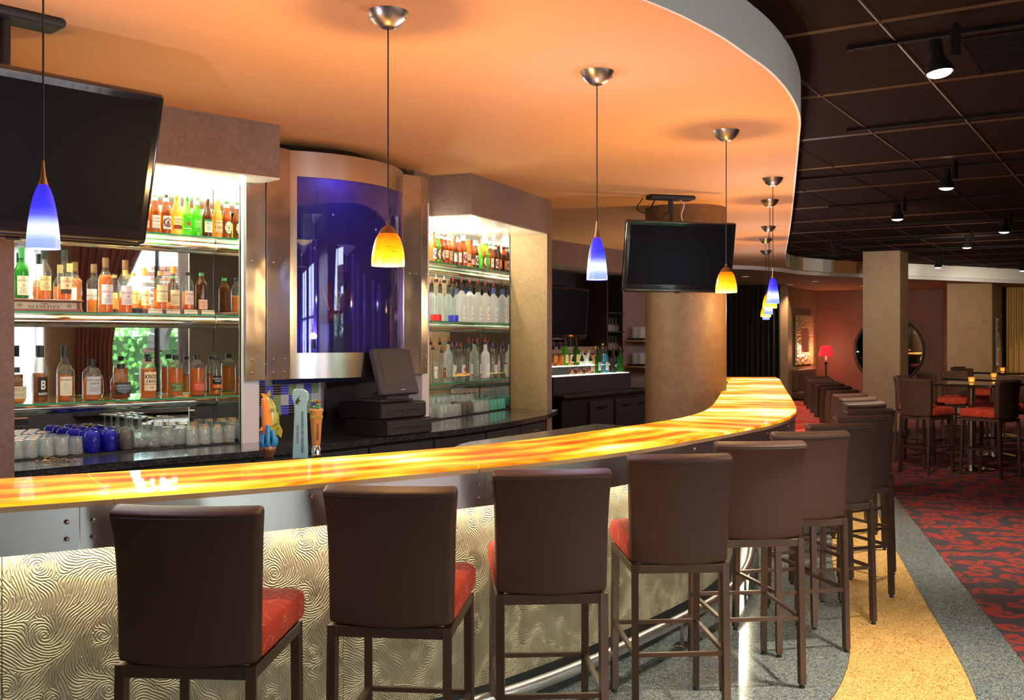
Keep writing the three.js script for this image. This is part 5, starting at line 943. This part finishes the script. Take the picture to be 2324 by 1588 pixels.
glassField(FRt, 'rocks', M.tealGlass, 'teal upturned glass at the right end of the right niche', 'teal glasses', grid(-0.38, -0.1, 4, 0.12, 0.25, 2), 1.014, 0.95);
glassField(FRt, 'goblet', M.clear, 'clear upturned goblet behind the teal glasses', 'goblets of the right niche', [[-0.36, 0.045], [-0.26, 0.045], [-0.16, 0.045], [-0.07, 0.05]]);
// scraps left on the granite
{
  const p = V(-2.22, 1.005, 4.98), t = thing('bark_pile', 'small heap of dry brown twigs on the granite beside the left pier', 'twigs', null, p.toArray()), r = rng(17);
  for (let i = 0; i < 14; i++) { const a = new THREE.Vector3((r() - 0.5) * 0.16, 0.005 + r() * 0.012, (r() - 0.5) * 0.07), b = a.clone().add(new THREE.Vector3((r() - 0.5) * 0.09, (r() - 0.3) * 0.014, (r() - 0.5) * 0.04)); b.y = Math.max(b.y, 0.005); mesh('twig', rod(a, b, 0.0035, 5), M.bronzeCap, t); }
}
// ------------------------------------------------------------------ bar stools
function makeStool(label) {
  const t = thing('bar_stool', label, 'bar stool', 'brown bar stools');
  const HB = 0.445, back = pad(0.43, HB, 0.062, 0.016, 10, 8, 1, (q) => {
    const u = q.x / 0.215, v = (q.y + HB / 2) / HB;
    const f = Math.max(0, v); if (v > 0.8) q.y += -q.z * 0.36 * (v - 0.8) / 0.2; q.x *= 0.935 + 0.035 * f + 0.05 * f ** 5; q.z += 0.03 * (1 - u * u) - 0.025 + 0.028 * f ** 4; if (v < 0.1) q.y += 0.008 * u * u;
  }).translate(0, 0.68 + HB / 2, 0.222);
  const b = mesh('backrest', back, M.stoolLeather, t);
  mesh('back_seam', new THREE.TubeGeometry(new THREE.CatmullRomCurve3(Array.from({ length: 11 }, (_, i) => { const u = (i - 5) / 5; return new THREE.Vector3(u * 0.208, 1.1, 0.222 + 0.03 + 0.03 * (1 - u * u) - 0.025 + 0.0265); })), 20, 0.0018, 5), M.matteBlack, b);
  mesh('seat', pad(0.42, 0.1, 0.46, 0.03, 6, 2, 6, (q) => { if (q.y > 0) q.y += 0.012 * (1 - (q.x / 0.21) ** 2) * (1 - (q.z / 0.23) ** 2); }).translate(0, 0.735, -0.045), M.fabric, t);
  mesh('seat_frame', merge(rbox(0.4, 0.036, 0.028, 0.003, 0, 0.664, 0.226), rbox(0.4, 0.036, 0.028, 0.003, 0, 0.664, -0.235), rbox(0.028, 0.036, 0.44, 0.003, 0.186, 0.664, -0.005), rbox(0.028, 0.036, 0.44, 0.003, -0.186, 0.664, -0.005)), M.stoolFrame, t);
  for (const x of [-1, 1]) for (const z of [-1, 1]) {
    const a = new THREE.Vector3(x * 0.186, 0.682, z > 0 ? 0.226 : -0.235), c = new THREE.Vector3(x * 0.188, 0.016, z > 0 ? 0.25 : -0.255);
    const leg = mesh('leg', sqrod(a, c, 0.029), M.stoolFrame, t);
    mesh('glide', cyl(0.009, 0.015, 0.018, 10, c.x, 0.009, c.z), M.rubber, leg);
  }
  const y = 0.317, q = (x, z) => new THREE.Vector3(x, y, z);
  for (const [a, c] of [[q(-0.187, 0.239), q(0.187, 0.239)], [q(-0.187, -0.246), q(0.187, -0.246)], [q(0.187, 0.239), q(0.187, -0.246)], [q(-0.187, 0.239), q(-0.187, -0.246)]]) mesh('footrest', sqrod(a, c, 0.017), M.stoolFrame, t);
  return t;
}
const STOOLS = [[-0.918, 2.859, -3.6], [-0.393, 3.251, -6], [0.146, 3.67, 4], [0.688, 4.161, 4], [1.146, 4.685, 6], [1.53, 5.2, 13], [1.85, 5.7, 16], [2.18, 6.29, 20], [2.426, 6.892, 25], [2.67, 7.69, 30], [2.825, 8.29, 33], [2.957, 8.885, 34], [3.095, 9.502, 34], [3.259, 10.207, 34], [3.392, 10.842, 34], [3.537, 11.478, 34], [3.695, 12.174, 34], [3.919, 13.057, 32]];
let stool0 = null;
function stoolAt(x, d, deg, label, group) {        // x, d: middle of the top of the backrest
  const a = deg * D2R, px = x - Math.sin(a) * 0.25, pd = d + Math.cos(a) * 0.25, pos = [px, x > 4 ? 0.005 : 0.0013, -pd];
  let s; if (!stool0) { s = stool0 = makeStool(label); s.position.set(...pos); s.rotation.y = a; } else s = copyOf(stool0, label, pos, a);
  if (group) s.userData.group = group; return s;
}
STOOLS.forEach(([x, d, deg], i) => stoolAt(x, d, deg, i === 0 ? 'nearest brown leather bar stool with red seat, leftmost at the lit bar' : i === 17 ? 'farthest brown leather bar stool at the end of the row along the bar' : `brown leather bar stool with red seat, ${ORD[i]} from the left along the bar`, 'stools along the bar'));
// ------------------------------------------------------------------ high tables at the right with chairs round them
{
  const tables = [[5.657, 12.6, 0.7, 'nearest'], [6.65, 14.13, 0.65, 'middle'], [8.1, 16.9, 0.6, 'farthest']];
  let t0 = null, v0 = null;
  const flame = std({ color: 0xffffff, emissive: C(1, 0.6, 0.2), emissiveIntensity: 5 });
  tables.forEach(([x, d, a, w], i) => {
    const lab = `${w} black high table on a steel pedestal at the right`;
    if (!t0) {
      t0 = thing('high_table', lab, 'table', 'high tables on the carpet', [x, 0.005, -d], a);
      mesh('table_top', rbox(0.95, 0.03, 0.95, 0.006, 0, 1.045, 0), M.tableTop, t0);
      mesh('top_plate', cyl(0.1, 0.045, 0.03, 20, 0, 1.015, 0), M.chrome, t0);
      mesh('pole', cyl(0.042, 0.042, 1.0, 20, 0, 0.52, 0), M.chrome, t0);
      mesh('base', lathe([[0, 0.055], [0.045, 0.052], [0.12, 0.036], [0.22, 0.018], [0.275, 0.006], [0.278, 0]], 36), M.chrome, t0);
    } else copyOf(t0, lab, [x, 0.005, -d], a);
    const cl2 = `small glass candle votive on the ${w} high table`, vp = [x, 1.0655, -d];
    if (!v0) {
      v0 = thing('candle_votive', cl2, 'candle', 'votives on the high tables', vp);
      mesh('glass_cup', lathe([[0, 0.002], [0.03, 0.002], [0.034, 0.01], [0.037, 0.06], [0.042, 0.07], [0.04, 0.07], [0.034, 0.058], [0.03, 0.012]], 18), phy({ color: C(0.85, 0.65, 0.3), transmission: 0.75, thickness: 0, roughness: 0.08 }), v0);
      mesh('wax', cyl(0.022, 0.022, 0.02, 14, 0, 0.014, 0), M.capWhite, v0);
      mesh('flame', new THREE.SphereGeometry(0.007, 8, 8).scale(1, 1.8, 1).translate(0, 0.037, 0), flame, v0);
    } else copyOf(v0, cl2, vp);
    const L = new THREE.PointLight(C(1, 0.55, 0.18), 0.05); L.position.set(x, 1.104, -d); scene.add(L);
  });
  // [x, d of the top of the backrest, facing turn]
  const ch = [[4.77, 12.15, -55, 'high chair at the left of the nearest high table, beside the square column'], [5.72, 11.74, 32, 'high chair, back to the camera, at the nearest high table'], [5.05, 13.35, -130, 'high chair behind the left corner of the nearest high table'], [6.45, 13.15, 115, 'high chair between the nearest and the middle high table'], [5.78, 14.35, -80, 'high chair at the left of the middle high table'], [6.5, 15.1, -165, 'high chair behind the middle high table'], [7.55, 13.6, 75, 'high chair at the right of the middle high table'], [7.3, 16.6, -80, 'high chair at the left of the farthest high table'], [7.6, 17.5, -140, 'high chair behind the farthest high table']];
  ch.forEach(([x, d, deg, l]) => { const s = stoolAt(x, d, deg, `brown leather ${l}`, 'chairs round the high tables'); s.position.y = 0.0055; });
}
// ------------------------------------------------------------------ far side furniture
{
  const wallTurn = Math.atan2(24 - 21.7, 7.17 - 5.78);       // picture wall
  const mid = [5.78 + 1.39 * 0.52, 21.7 + 2.3 * 0.52];
  const art = thing('framed_mirror', 'oblong mirror in a wide rippled gold frame on the tan far wall', 'mirror', null, [mid[0] + 0.03, 1.59, -mid[1] + 0.03], wallTurn);
  const gold = std({ color: C(0.62, 0.5, 0.28), metalness: 0.6, roughness: 0.35, bumpMap: goldRelief, bumpScale: 0.008 });
  for (const [w, h, x, y] of [[0.34, 1.1, -0.5, 0], [0.34, 1.1, 0.5, 0], [0.66, 0.28, 0, 0.41], [0.66, 0.28, 0, -0.41]]) mesh('frame_side', rbox(w, h, 0.05, 0.01, x, y, 0), gold, art);
  mesh('mirror_glass', box(0.67, 0.55, 0.01, 0, 0, 0.005), M.mirror, art);
  const lamp = thing('table_lamp', 'lamp with a glowing red shade in the corner beyond the bar stools', 'lamp', null, [7.1, 0, -23.15]);
  const shadeM = std({ color: C(0.5, 0.01, 0.02), emissive: C(0.85, 0.03, 0.05), emissiveIntensity: 0.8, roughness: 0.8, side: THREE.DoubleSide });
  mesh('foot', cyl(0.12, 0.15, 0.03, 24, 0, 0.015, 0), M.matteBlack, lamp);
  mesh('pole', lathe([[0.03, 0.03], [0.022, 0.2], [0.02, 1.0], [0.03, 1.06], [0.055, 1.09], [0.05, 1.1], [0.02, 1.105], [0.018, 1.2]], 18), M.matteBlack, lamp);
  mesh('candle_sleeve', cyl(0.022, 0.022, 0.1, 14, 0, 1.18, 0), M.capWhite, lamp);
  mesh('shade', new THREE.CylinderGeometry(0.11, 0.165, 0.235, 28, 1, true).translate(0, 1.34, 0), shadeM, lamp);
  mesh('bulb', new THREE.SphereGeometry(0.03, 10, 8).translate(0, 1.32, 0), bulbMat, lamp);
  const L = new THREE.PointLight(C(1, 0.38, 0.2), LV.redLamp); L.position.set(7.1, 1.32, -23.15); L.shadow.radius = 1.5; scene.add(L);
  const rt = Math.atan2(22.7 - 24, 9.9 - 7.17), rm = thing('round_mirror', 'large round mirror in a dark frame half hidden by the square column', 'mirror', null, [8.57, 1.35, -23.28], rt);
  mesh('frame', new THREE.TorusGeometry(0.735, 0.03, 12, 64), M.darkWood, rm); mesh('mirror_glass', cyl(0.72, 0.72, 0.012, 64).rotateX(Math.PI / 2), M.mirror, rm);
  const pf = thing('framed_prints', 'tall narrow black frame holding a column of small prints beside the gold curtain', 'picture', null, [10.02, 1.55, -21.16], Math.atan2(22.5 - 20.66, 10.8 - 9.69));
  mesh('frame', rbox(0.42, 1.05, 0.03, 0.006), M.matteBlack, pf); mesh('mount', box(0.36, 0.98, 0.006, 0, 0, 0.014), M.capWhite, pf);
  const tones = [C(0.3, 0.2, 0.12), C(0.12, 0.1, 0.1), C(0.35, 0.3, 0.22)];
  for (let r = 0; r < 3; r++) for (let c = 0; c < 2; c++) mesh('print', box(0.13, 0.24, 0.004, -0.08 + c * 0.16, 0.31 - r * 0.31, 0.018), std({ color: tones[(r + c) % 3], roughness: 0.6 }), pf);
  const bq = thing('banquette', 'dark brown padded banquette under the gold framed mirror', 'sofa', null, [6.31, 0, -22.47], wallTurn);
  mesh('seat', pad(1.5, 0.18, 0.6, 0.05, 4, 1, 3).translate(0, 0.4, 0.3), M.stoolLeather, bq); mesh('backrest', pad(1.5, 0.5, 0.16, 0.05, 4, 3, 1).translate(0, 0.72, 0.1), M.stoolLeather, bq); mesh('plinth', box(1.46, 0.31, 0.52, 0, 0.155, 0.3), M.darkWood, bq);
  // small recessed lamps in the far ceiling
  [[4.2, 18.4], [5.9, 19.9], [5.75, 21.2], [7.4, 21.6], [10.95, 21.3]].forEach(([x, d], i) => {
    const t = thing('recessed_downlight', `small recessed downlight in the low far ceiling, ${ORD[i]} from the left`, 'downlight', 'downlights of the far ceiling', [x, 2.734, -d]);
    mesh('trim_ring', new THREE.TorusGeometry(0.07, 0.01, 8, 24).rotateX(Math.PI / 2), M.capWhite, t); mesh('lamp_glass', cyl(0.062, 0.062, 0.004, 20, 0, -0.001, 0), std({ color: 0xffffff, emissive: C(1, 0.8, 0.55), emissiveIntensity: 3 }), t);
    const s = new THREE.SpotLight(C(1, 0.76, 0.5), LV.wash, 0, 0.7, 0.8); s.position.set(x, 2.72, -d); s.target.position.set(x + (i === 2 ? 0.5 : 0), 0, -d - (i === 2 ? 0.6 : 0)); s.shadow.radius = 2; scene.add(s, s.target);
  });
}
// ------------------------------------------------------------------ service niche: stepped bottle display, cabinet, glass racks
{
  const cab = thing('cooler_cabinet', 'low black cooler cabinet below the lit bottle steps in the service niche', 'cabinet', null, FS.pos, FS.turn);
  mesh('body', rbox(2.3, 0.93, 0.75, 0.01, 0.55, 0.465, 0.12), M.blackBoard, cab); mesh('worktop', rbox(2.4, 0.035, 0.8, 0.005, 0.58, 0.95, 0.14), M.darkWood, cab);
  for (const x of [0.3, 0.95, 1.4]) { const dr = mesh('door', rbox(0.58, 0.8, 0.02, 0.004, x, 0.47, 0.505), M.matteBlack, cab); mesh('handle', rbox(0.2, 0.02, 0.02, 0.004, x, 0.8, 0.525), M.blackMetal, dr); }
  const glow = std({ color: C(0.8, 0.8, 0.7), emissive: C(0.95, 1, 0.72), emissiveIntensity: 2.6 });
  const st = thing('bottle_steps', 'black stepped bottle display with two glowing shelf tops', 'display stand', null, FS.pos, FS.turn);
  mesh('lower_step', rbox(1.95, 0.2, 0.22, 0.004, 0.55, 1.068, 0.17), M.matteBlack, st); mesh('upper_step', rbox(1.95, 0.3, 0.2, 0.004, 0.55, 1.118, -0.05), M.matteBlack, st);
  mesh('light_panel', box(1.9, 0.006, 0.19, 0.55, 1.172, 0.17), glow, st); mesh('light_panel', box(1.9, 0.006, 0.17, 0.55, 1.272, -0.05), glow, st);
  const back = [[0.125, 'square', M.whiskyDark, 'amberLab', cl, 'square brown whisky bottle with slanted red label'], [0.27, 'square', M.whisky, 'amberLab', cl, 'square amber whisky bottle with slanted orange label'], [0.403, 'liter', null, 'paleLab', G_, 'green bottle with pale label'], [0.526, 'liter', M.whiskyPale, 'paleLab', cl, 'golden bottle with pale diamond label'], [0.674, 'liter', null, 'yellowLab', M.deepGreen, 'green bottle with yellow label'], [0.813, 'globe', null, null, M.frosted, 'round frosted tequila bottle with ball stopper'], [0.984, 'globe', null, 'gin', M.frosted, 'small white bottle with blue neck'], [1.159, 'square', M.whiskyPale, null, cl, 'amber tequila decanter with glass stopper'], [1.362, 'liter', null, 'gin', cl, 'tall clear spirits bottle']];
  back.forEach(([x, s, fl, lab, g, l], i) => bottle('spirit_bottle', `${l}, on the upper lit step`, 'bottles on the upper lit step', FS, x, 1.2755, -0.05, s, { glass: g, fill: fl, level: fl ? 0.12 : undefined, label: lab, cap: i > 4 ? M.capGold : M.capBlack, pour: i < 5 ? M.capRed : undefined, scale: 1.1 }));
  const fr = [[0.226, 'globe', M.whiskyDark, 'jack', cl, 'first of three round whisky bottles'], [0.432, 'globe', M.whiskyDark, 'jack', cl, 'middle of three round whisky bottles'], [0.644, 'globe', M.whiskyDark, 'chivas', cl, 'last of three round whisky bottles'], [0.836, 'liter', null, 'gin', M.deepGreen, 'emerald gin bottle with white label'], [1.033, 'liter', null, 'gin', M.skyGlass, 'pale blue gin bottle'], [1.241, 'liter', null, 'tri', M.capBlack, 'black gin bottle with white triangle'], [1.435, 'liter', null, null, M.deepGreen, 'green gin bottle at the right end']];
  fr.forEach(([x, s, fl, lab, g, l], i) => bottle('spirit_bottle', `${l}, on the lower lit step`, 'bottles on the lower lit step', FS, x, 1.1755, 0.17, s, { glass: g, fill: fl, level: fl ? 0.07 : undefined, label: lab, cap: M.capBlack, pour: M.bronzeCap, scale: 1.12 }));

  // shelves with stemware
  const sh = thing('glass_rack', 'dark shelf unit with two rows of upturned wine glasses in the service niche', 'shelf', null, FS.pos, FS.turn);
  for (const y of [1.96, 1.7, 1.45]) mesh('shelf_board', rbox(0.44, 0.02, 0.3, 0.003, 2.04, y, -0.34), M.darkWood, sh);
  const shelfSpots = []; for (let i = 0; i < 5; i++) for (const z of [-0.43, -0.31]) shelfSpots.push([1.86 + i * 0.092, z]);
  glassField(FS, 'goblet', M.clear, 'upturned wine glass on the upper dark shelf of the service niche', 'wine glasses on the upper dark shelf', shelfSpots, 1.711, 1.15);
  glassField(FS, 'goblet', M.clear, 'upturned wine glass on the lower dark shelf of the service niche', 'wine glasses on the lower dark shelf', shelfSpots, 1.461, 1.15);
  for (const [y, w] of [[1.58, 'upper'], [1.22, 'lower']]) {
    const b = thing('wall_shelf', `${w} steel bracket shelf with water glasses beside the round column`, 'shelf', 'bracket shelves', FS.pos, FS.turn);
    mesh('board', rbox(0.9, 0.03, 0.3, 0.004, 2.75, y, -0.07), M.stuccoTan, b); mesh('tray', rbox(0.75, 0.012, 0.28, 0.004, 2.75, y + 0.03, -0.07), M.rubber, b);
    const sp = []; for (let i = 0; i < 8; i++) for (const z of [-0.13, -0.02]) sp.push([2.44 + i * 0.088, z]);
    glassField(FS, 'tall', M.clear, `clear water glass on the ${w} bracket shelf`, `water glasses on the ${w} bracket shelf`, sp, y + 0.0365, 1.15);
  }
}
// ------------------------------------------------------------------ till, cash drawers, beer taps
{
  const p = V(-0.826, 1.005, 6.525), a = 53.66 * D2R;
  const drawer = (y, dx, l) => { const t = thing('cash_drawer', l, 'cash drawer', 'stacked cash drawers', [p.x + dx, y, p.z + dx * 0.6], a); mesh('box', rbox(0.42, 0.1, 0.36, 0.006, 0, 0.05, 0), M.blackMetal, t); const f = mesh('front', rbox(0.41, 0.086, 0.012, 0.004, 0, 0.05, 0.184), M.matteBlack, t); mesh('slot', box(0.3, 0.006, 0.004, 0, 0.05, 0.191), M.rubber, f); mesh('lock', cyl(0.012, 0.012, 0.012, 14).rotateX(Math.PI / 2).translate(0.0, 0.05, 0.193), M.chrome, f); return t; };
  drawer(1.0055, 0.04, 'lower black cash drawer with round lock on the back counter'); drawer(1.107, 0, 'upper black cash drawer with round lock under the till');
  const t = thing('till_terminal', 'grey touch screen till tilted back on top of the cash drawers', 'till', null, [p.x, 1.208, p.z], a);
  mesh('base', merge(rbox(0.3, 0.018, 0.26, 0.006, 0, 0.009, 0), rbox(0.2, 0.05, 0.14, 0.01, 0, 0.035, 0.07)), M.posGrey, t);
  const hd = new THREE.Group(); hd.name = 'screen_unit'; hd.position.set(-0.02, 0.045, 0.165); hd.rotation.set(-0.3, 0, 0); t.add(hd);
  mesh('housing', rbox(0.34, 0.3, 0.045, 0.012, 0, 0.15, 0, 2), M.posGrey, hd); mesh('screen', box(0.255, 0.2, 0.004, 0, 0.165, 0.0225), M.posScreen, hd);
  mesh('maker_mark', box(0.04, 0.006, 0.002, 0.02, 0.028, 0.0232), M.nickel, hd);
  // tap tower behind the bar top, out of sight below the handles
  const tw = thing('tap_tower', 'low steel beer tap tower behind the bar top carrying three handles', 'beer tap', null, [-0.905, 0, -4.33], Math.atan2(0.09, 0.13));
  mesh('beam', rbox(0.4, 0.06, 0.06, 0.01, 0, 1.03, -0.05), M.chrome, tw); for (const x of [-0.12, 0.03, 0.095]) mesh('faucet', merge(cyl(0.012, 0.012, 0.06, 12, x, 1.075, 0), cyl(0.009, 0.006, 0.07, 10, x, 1.02, 0.03)), M.chrome, tw); for (const x of [-0.15, 0.15]) mesh('post', cyl(0.02, 0.02, 1.0, 14, x, 0.5, -0.05), M.chrome, tw);
  // trout handle
  const tr = thing('beer_tap', 'beer tap handle shaped as a leaping orange and green trout on blue water', 'beer tap', 'beer tap handles', [-1.011, 1.105, -4.255], 0.35);
  const fish = (() => {
    const n = 22, m = 14, pos = [], col = [], idx = [];
    for (let j = 0; j <= n; j++) { const t = j / n, y = 0.075 + t * 0.19, r = 0.006 + 0.026 * Math.sin(Math.PI * Math.min(1, 0.12 + t * 0.83)) ** 0.8 * (t > 0.92 ? (1 - t) * 9 + 0.25 : 1), cx = 0.012 * Math.sin(t * 3.4) - 0.01 * t; for (let i = 0; i < m; i++) { const a = i / m * 6.2832, x = Math.cos(a), z = Math.sin(a); pos.push(cx + x * r * 1.15, y, z * r * 0.7); const green = x > -0.05, spot = hash2(i * 3, j, 8) > 0.72 && green; col.push(...(spot ? [0.03, 0.04, 0.01] : green ? [0.3, 0.33, 0.03] : [0.8, 0.32, 0.08])); } }
    for (let j = 0; j < n; j++) for (let i = 0; i < m; i++) { const a = j * m + i, b = j * m + (i + 1) % m; idx.push(a, a + m, b, b, a + m, b + m); }
    const g = new THREE.BufferGeometry(); g.setAttribute('position', new THREE.Float32BufferAttribute(pos, 3)); g.setAttribute('color', new THREE.Float32BufferAttribute(col, 3)); g.setIndex(idx); g.computeVertexNormals(); return g;
  })();
  const fb = mesh('fish_body', fish, phy({ vertexColors: true, roughness: 0.25, clearcoat: 0.7 }), tr), fgreen = std({ color: C(0.28, 0.27, 0.03), roughness: 0.3 }), forange = std({ color: C(0.7, 0.25, 0.06), roughness: 0.3 });
  const fin = (pts, m, name) => mesh(name, metric(new THREE.ExtrudeGeometry(new THREE.Shape(pts.map((q) => new THREE.Vector2(...q))), { depth: 0.006, bevelEnabled: true, bevelSize: 0.001, bevelThickness: 0.001, bevelSegments: 1 }).translate(0, 0, -0.003)), m, fb);
  fin([[0.022, 0.11], [0.05, 0.085], [0.056, 0.115], [0.036, 0.155]], fgreen, 'dorsal_fin'); fin([[-0.02, 0.25], [-0.032, 0.272], [-0.016, 0.268], [-0.012, 0.25]], forange, 'jaw'); fin([[-0.012, 0.262], [0.004, 0.285], [0.008, 0.26]], fgreen, 'snout'); fin([[-0.024, 0.14], [-0.04, 0.115], [-0.026, 0.12]], forange, 'belly_fin');
  mesh('eye', new THREE.SphereGeometry(0.005, 10, 8).translate(-0.003, 0.243, 0.014), M.capWhite, fb);
  const water = std({ color: C(0.03, 0.25, 0.6), roughness: 0.25 });
  for (let i = 0; i < 7; i++) { const aa = i / 7 * 6.28, c = new THREE.CatmullRomCurve3([new THREE.Vector3(Math.cos(aa) * 0.012, 0.04, Math.sin(aa) * 0.012), new THREE.Vector3(Math.cos(aa) * 0.03, 0.07, Math.sin(aa) * 0.025), new THREE.Vector3(Math.cos(aa) * 0.02, 0.1 + 0.02 * (i % 3), Math.sin(aa) * 0.02)]); mesh('water_splash', new THREE.TubeGeometry(c, 10, 0.01, 7), water, tr); }
  mesh('foot', lathe([[0, 0], [0.018, 0.0], [0.016, 0.01], [0.028, 0.03], [0.03, 0.045], [0.02, 0.06], [0, 0.06]], 18), M.bronzeCap, tr);
  // tall blue handle with writing
  const bl = thing('beer_tap', 'tall pale blue beer tap handle with lettering running up it', 'beer tap', 'beer tap handles', [-0.887, 1.105, -4.3], 0.15);
  const sh = new THREE.Shape(); sh.moveTo(-0.03, 0); sh.lineTo(0.026, 0); sh.lineTo(0.022, 0.19); sh.quadraticCurveTo(0.018, 0.22, 0.03, 0.245); sh.quadraticCurveTo(0.034, 0.275, 0.01, 0.282); sh.lineTo(-0.02, 0.284); sh.quadraticCurveTo(-0.036, 0.275, -0.03, 0.245); sh.quadraticCurveTo(-0.02, 0.22, -0.022, 0.19); sh.closePath();
  const paleBlue = phy({ color: C(0.2, 0.42, 0.58), roughness: 0.3, clearcoat: 0.5 });
  const hb = mesh('handle_body', metric(new THREE.ExtrudeGeometry(sh, { depth: 0.03, bevelEnabled: true, bevelSize: 0.004, bevelThickness: 0.004, bevelSegments: 2, curveSegments: 8 }).translate(0, 0, -0.015)), paleBlue, bl);
  const font = await new FontLoader().loadAsync('fonts/droid/droid_sans_bold.typeface.json');
  const txt = (s, size, x, y, z, m, parent, rot) => { const g = new TextGeometry(s, { font, size, depth: 0.0012, curveSegments: 3 }); g.rotateZ(rot).translate(x, y, z); return mesh('lettering', g, m, parent); };
  txt('WEEKENDS ARE OVERRATED', 0.0095, 0.012, 0.02, 0.0192, std({ color: C(0.02, 0.08, 0.2), roughness: 0.5 }), hb, Math.PI / 2);
  txt('SCOTCH ALE', 0.0095, -0.008, 0.06, 0.0192, std({ color: C(0.06, 0.12, 0.2), roughness: 0.5 }), hb, Math.PI / 2);
  mesh('badge', metric(new THREE.ExtrudeGeometry(new THREE.Shape([[-0.02, 0.24], [-0.002, 0.262], [-0.008, 0.245], [0.0, 0.238], [-0.012, 0.23], [-0.006, 0.224], [-0.022, 0.226]].map((q) => new THREE.Vector2(...q))), { depth: 0.002, bevelEnabled: false }).translate(0, 0, 0.0185)), M.matteBlack, hb);
  // brown handle with a leafy top
  const tp = thing('beer_tap', 'brown wooden beer tap handle with a leafy green top and steel foot', 'beer tap', 'beer tap handles', [-0.832, 1.105, -4.35], 0.1);
  const wood = std({ color: C(0.42, 0.19, 0.06), roughness: 0.4 });
  const hbod = mesh('handle_body', lathe([[0.016, 0.045], [0.018, 0.05], [0.024, 0.15], [0.026, 0.156], [0.0265, 0.185], [0.03, 0.19], [0.03, 0.2], [0.024, 0.2], [0, 0.196]], 20), wood, tp);
  mesh('foot', lathe([[0, 0], [0.019, 0], [0.02, 0.004], [0.017, 0.045], [0, 0.045]], 18), M.chrome, tp);
  mesh('groove', rbox(0.009, 0.07, 0.006, 0.002, 0.008, 0.105, 0.02), M.bronzeCap, hbod);
  txt('TERRAPIN', 0.0085, -0.025, 0.164, 0.0268, std({ color: C(0.35, 0.45, 0.05), roughness: 0.5 }), hbod, 0);
  const r = rng(5), leafM = std({ color: C(0.06, 0.3, 0.05), roughness: 0.5 }), r2 = std({ color: C(0.25, 0.07, 0.02), roughness: 0.5 });
  for (let i = 0; i < 9; i++) mesh('leaf', new THREE.SphereGeometry(0.009, 8, 6).scale(1, 0.7, 0.8).translate((r() - 0.5) * 0.036, 0.203 + r() * 0.035, (r() - 0.5) * 0.03), i % 3 ? leafM : r2, tp);
}
// ------------------------------------------------------------------ outside the windows: hedge and brick arch
{
  const hedge = thing('hedge', 'green garden hedge reflected in the left niche mirror', 'hedge', null, [8.2, 0, 0.3]);
  const r = rng(9), leaf = new THREE.PlaneGeometry(0.075, 0.05), im = new THREE.InstancedMesh(leaf, phy({ color: C(0.18, 0.42, 0.12), roughness: 0.8, transmission: 0.3, thickness: 0, side: THREE.DoubleSide }), 15000), o = new THREE.Object3D(), c = new THREE.Color();
  for (let i = 0; i < 15000; i++) { o.position.set((r() - 0.5) * 1.2, 0.1 + r() * 1.9 + (r() < 0.2 ? 0.3 : 0), (r() - 0.5) * 9); o.rotation.set(r() * 6, r() * 6, r() * 6); o.updateMatrix(); im.setMatrixAt(i, o.matrix); c.setRGB(0.7 + r() * 0.6, 0.8 + r() * 0.5, 0.6 + r() * 0.5); im.setColorAt(i, c); }
  im.name = 'foliage'; im.userData.kind = 'stuff'; hedge.add(im);
  mesh('stems', box(0.8, 1.6, 8.6, 0, 0.85, 0), std({ color: C(0.04, 0.09, 0.03), roughness: 0.9 }), hedge);
  struct('ground_outside', slab([[5.35, -8], [14, -8], [14, 4.3], [5.35, 4.3]], -0.12, -0.02), std({ color: C(0.3, 0.3, 0.28), roughness: 0.9 }));
  const ar = thing('brick_arch', 'brick garden arch seen in the mirror behind the bottles', 'arch', null, [6.7, 0, -3.35], Math.PI / 2);
  const bm = [std({ color: C(0.28, 0.1, 0.07), roughness: 0.9 }), std({ color: C(0.2, 0.09, 0.07), roughness: 0.9 }), std({ color: C(0.16, 0.14, 0.15), roughness: 0.9 })], vg = box(0.1, 0.24, 0.2), bg = box(0.22, 0.065, 0.2);
  for (let i = 0; i <= 18; i++) { const a = i / 18 * Math.PI, m = mesh('brick', vg, bm[2], ar); m.position.set(Math.cos(a) * 0.62, 1.5 + Math.sin(a) * 0.62, 0); m.rotation.z = a - Math.PI / 2; }
  for (let j = 0; j < 34; j++) for (let i = -3; i <= 3; i++) { const x = i * 0.235 + (j % 2 ? 0.118 : 0), y = 0.04 + j * 0.078, rr = Math.hypot(x, y - 1.5); if ((y > 1.5 ? rr < 0.82 : Math.abs(x) < 0.62) || y > 2.65) continue; const m = mesh('brick', bg, bm[hash2(i + 20, j, 3) > 0.6 ? 0 : 1], ar); m.position.set(x, y, 0); }
}
scene.traverse((o) => { if (o.isMesh) { o.castShadow = true; o.receiveShadow = true; } if (o.isPointLight || o.isSpotLight) o.castShadow = true; });
renderer.render(scene, camera);
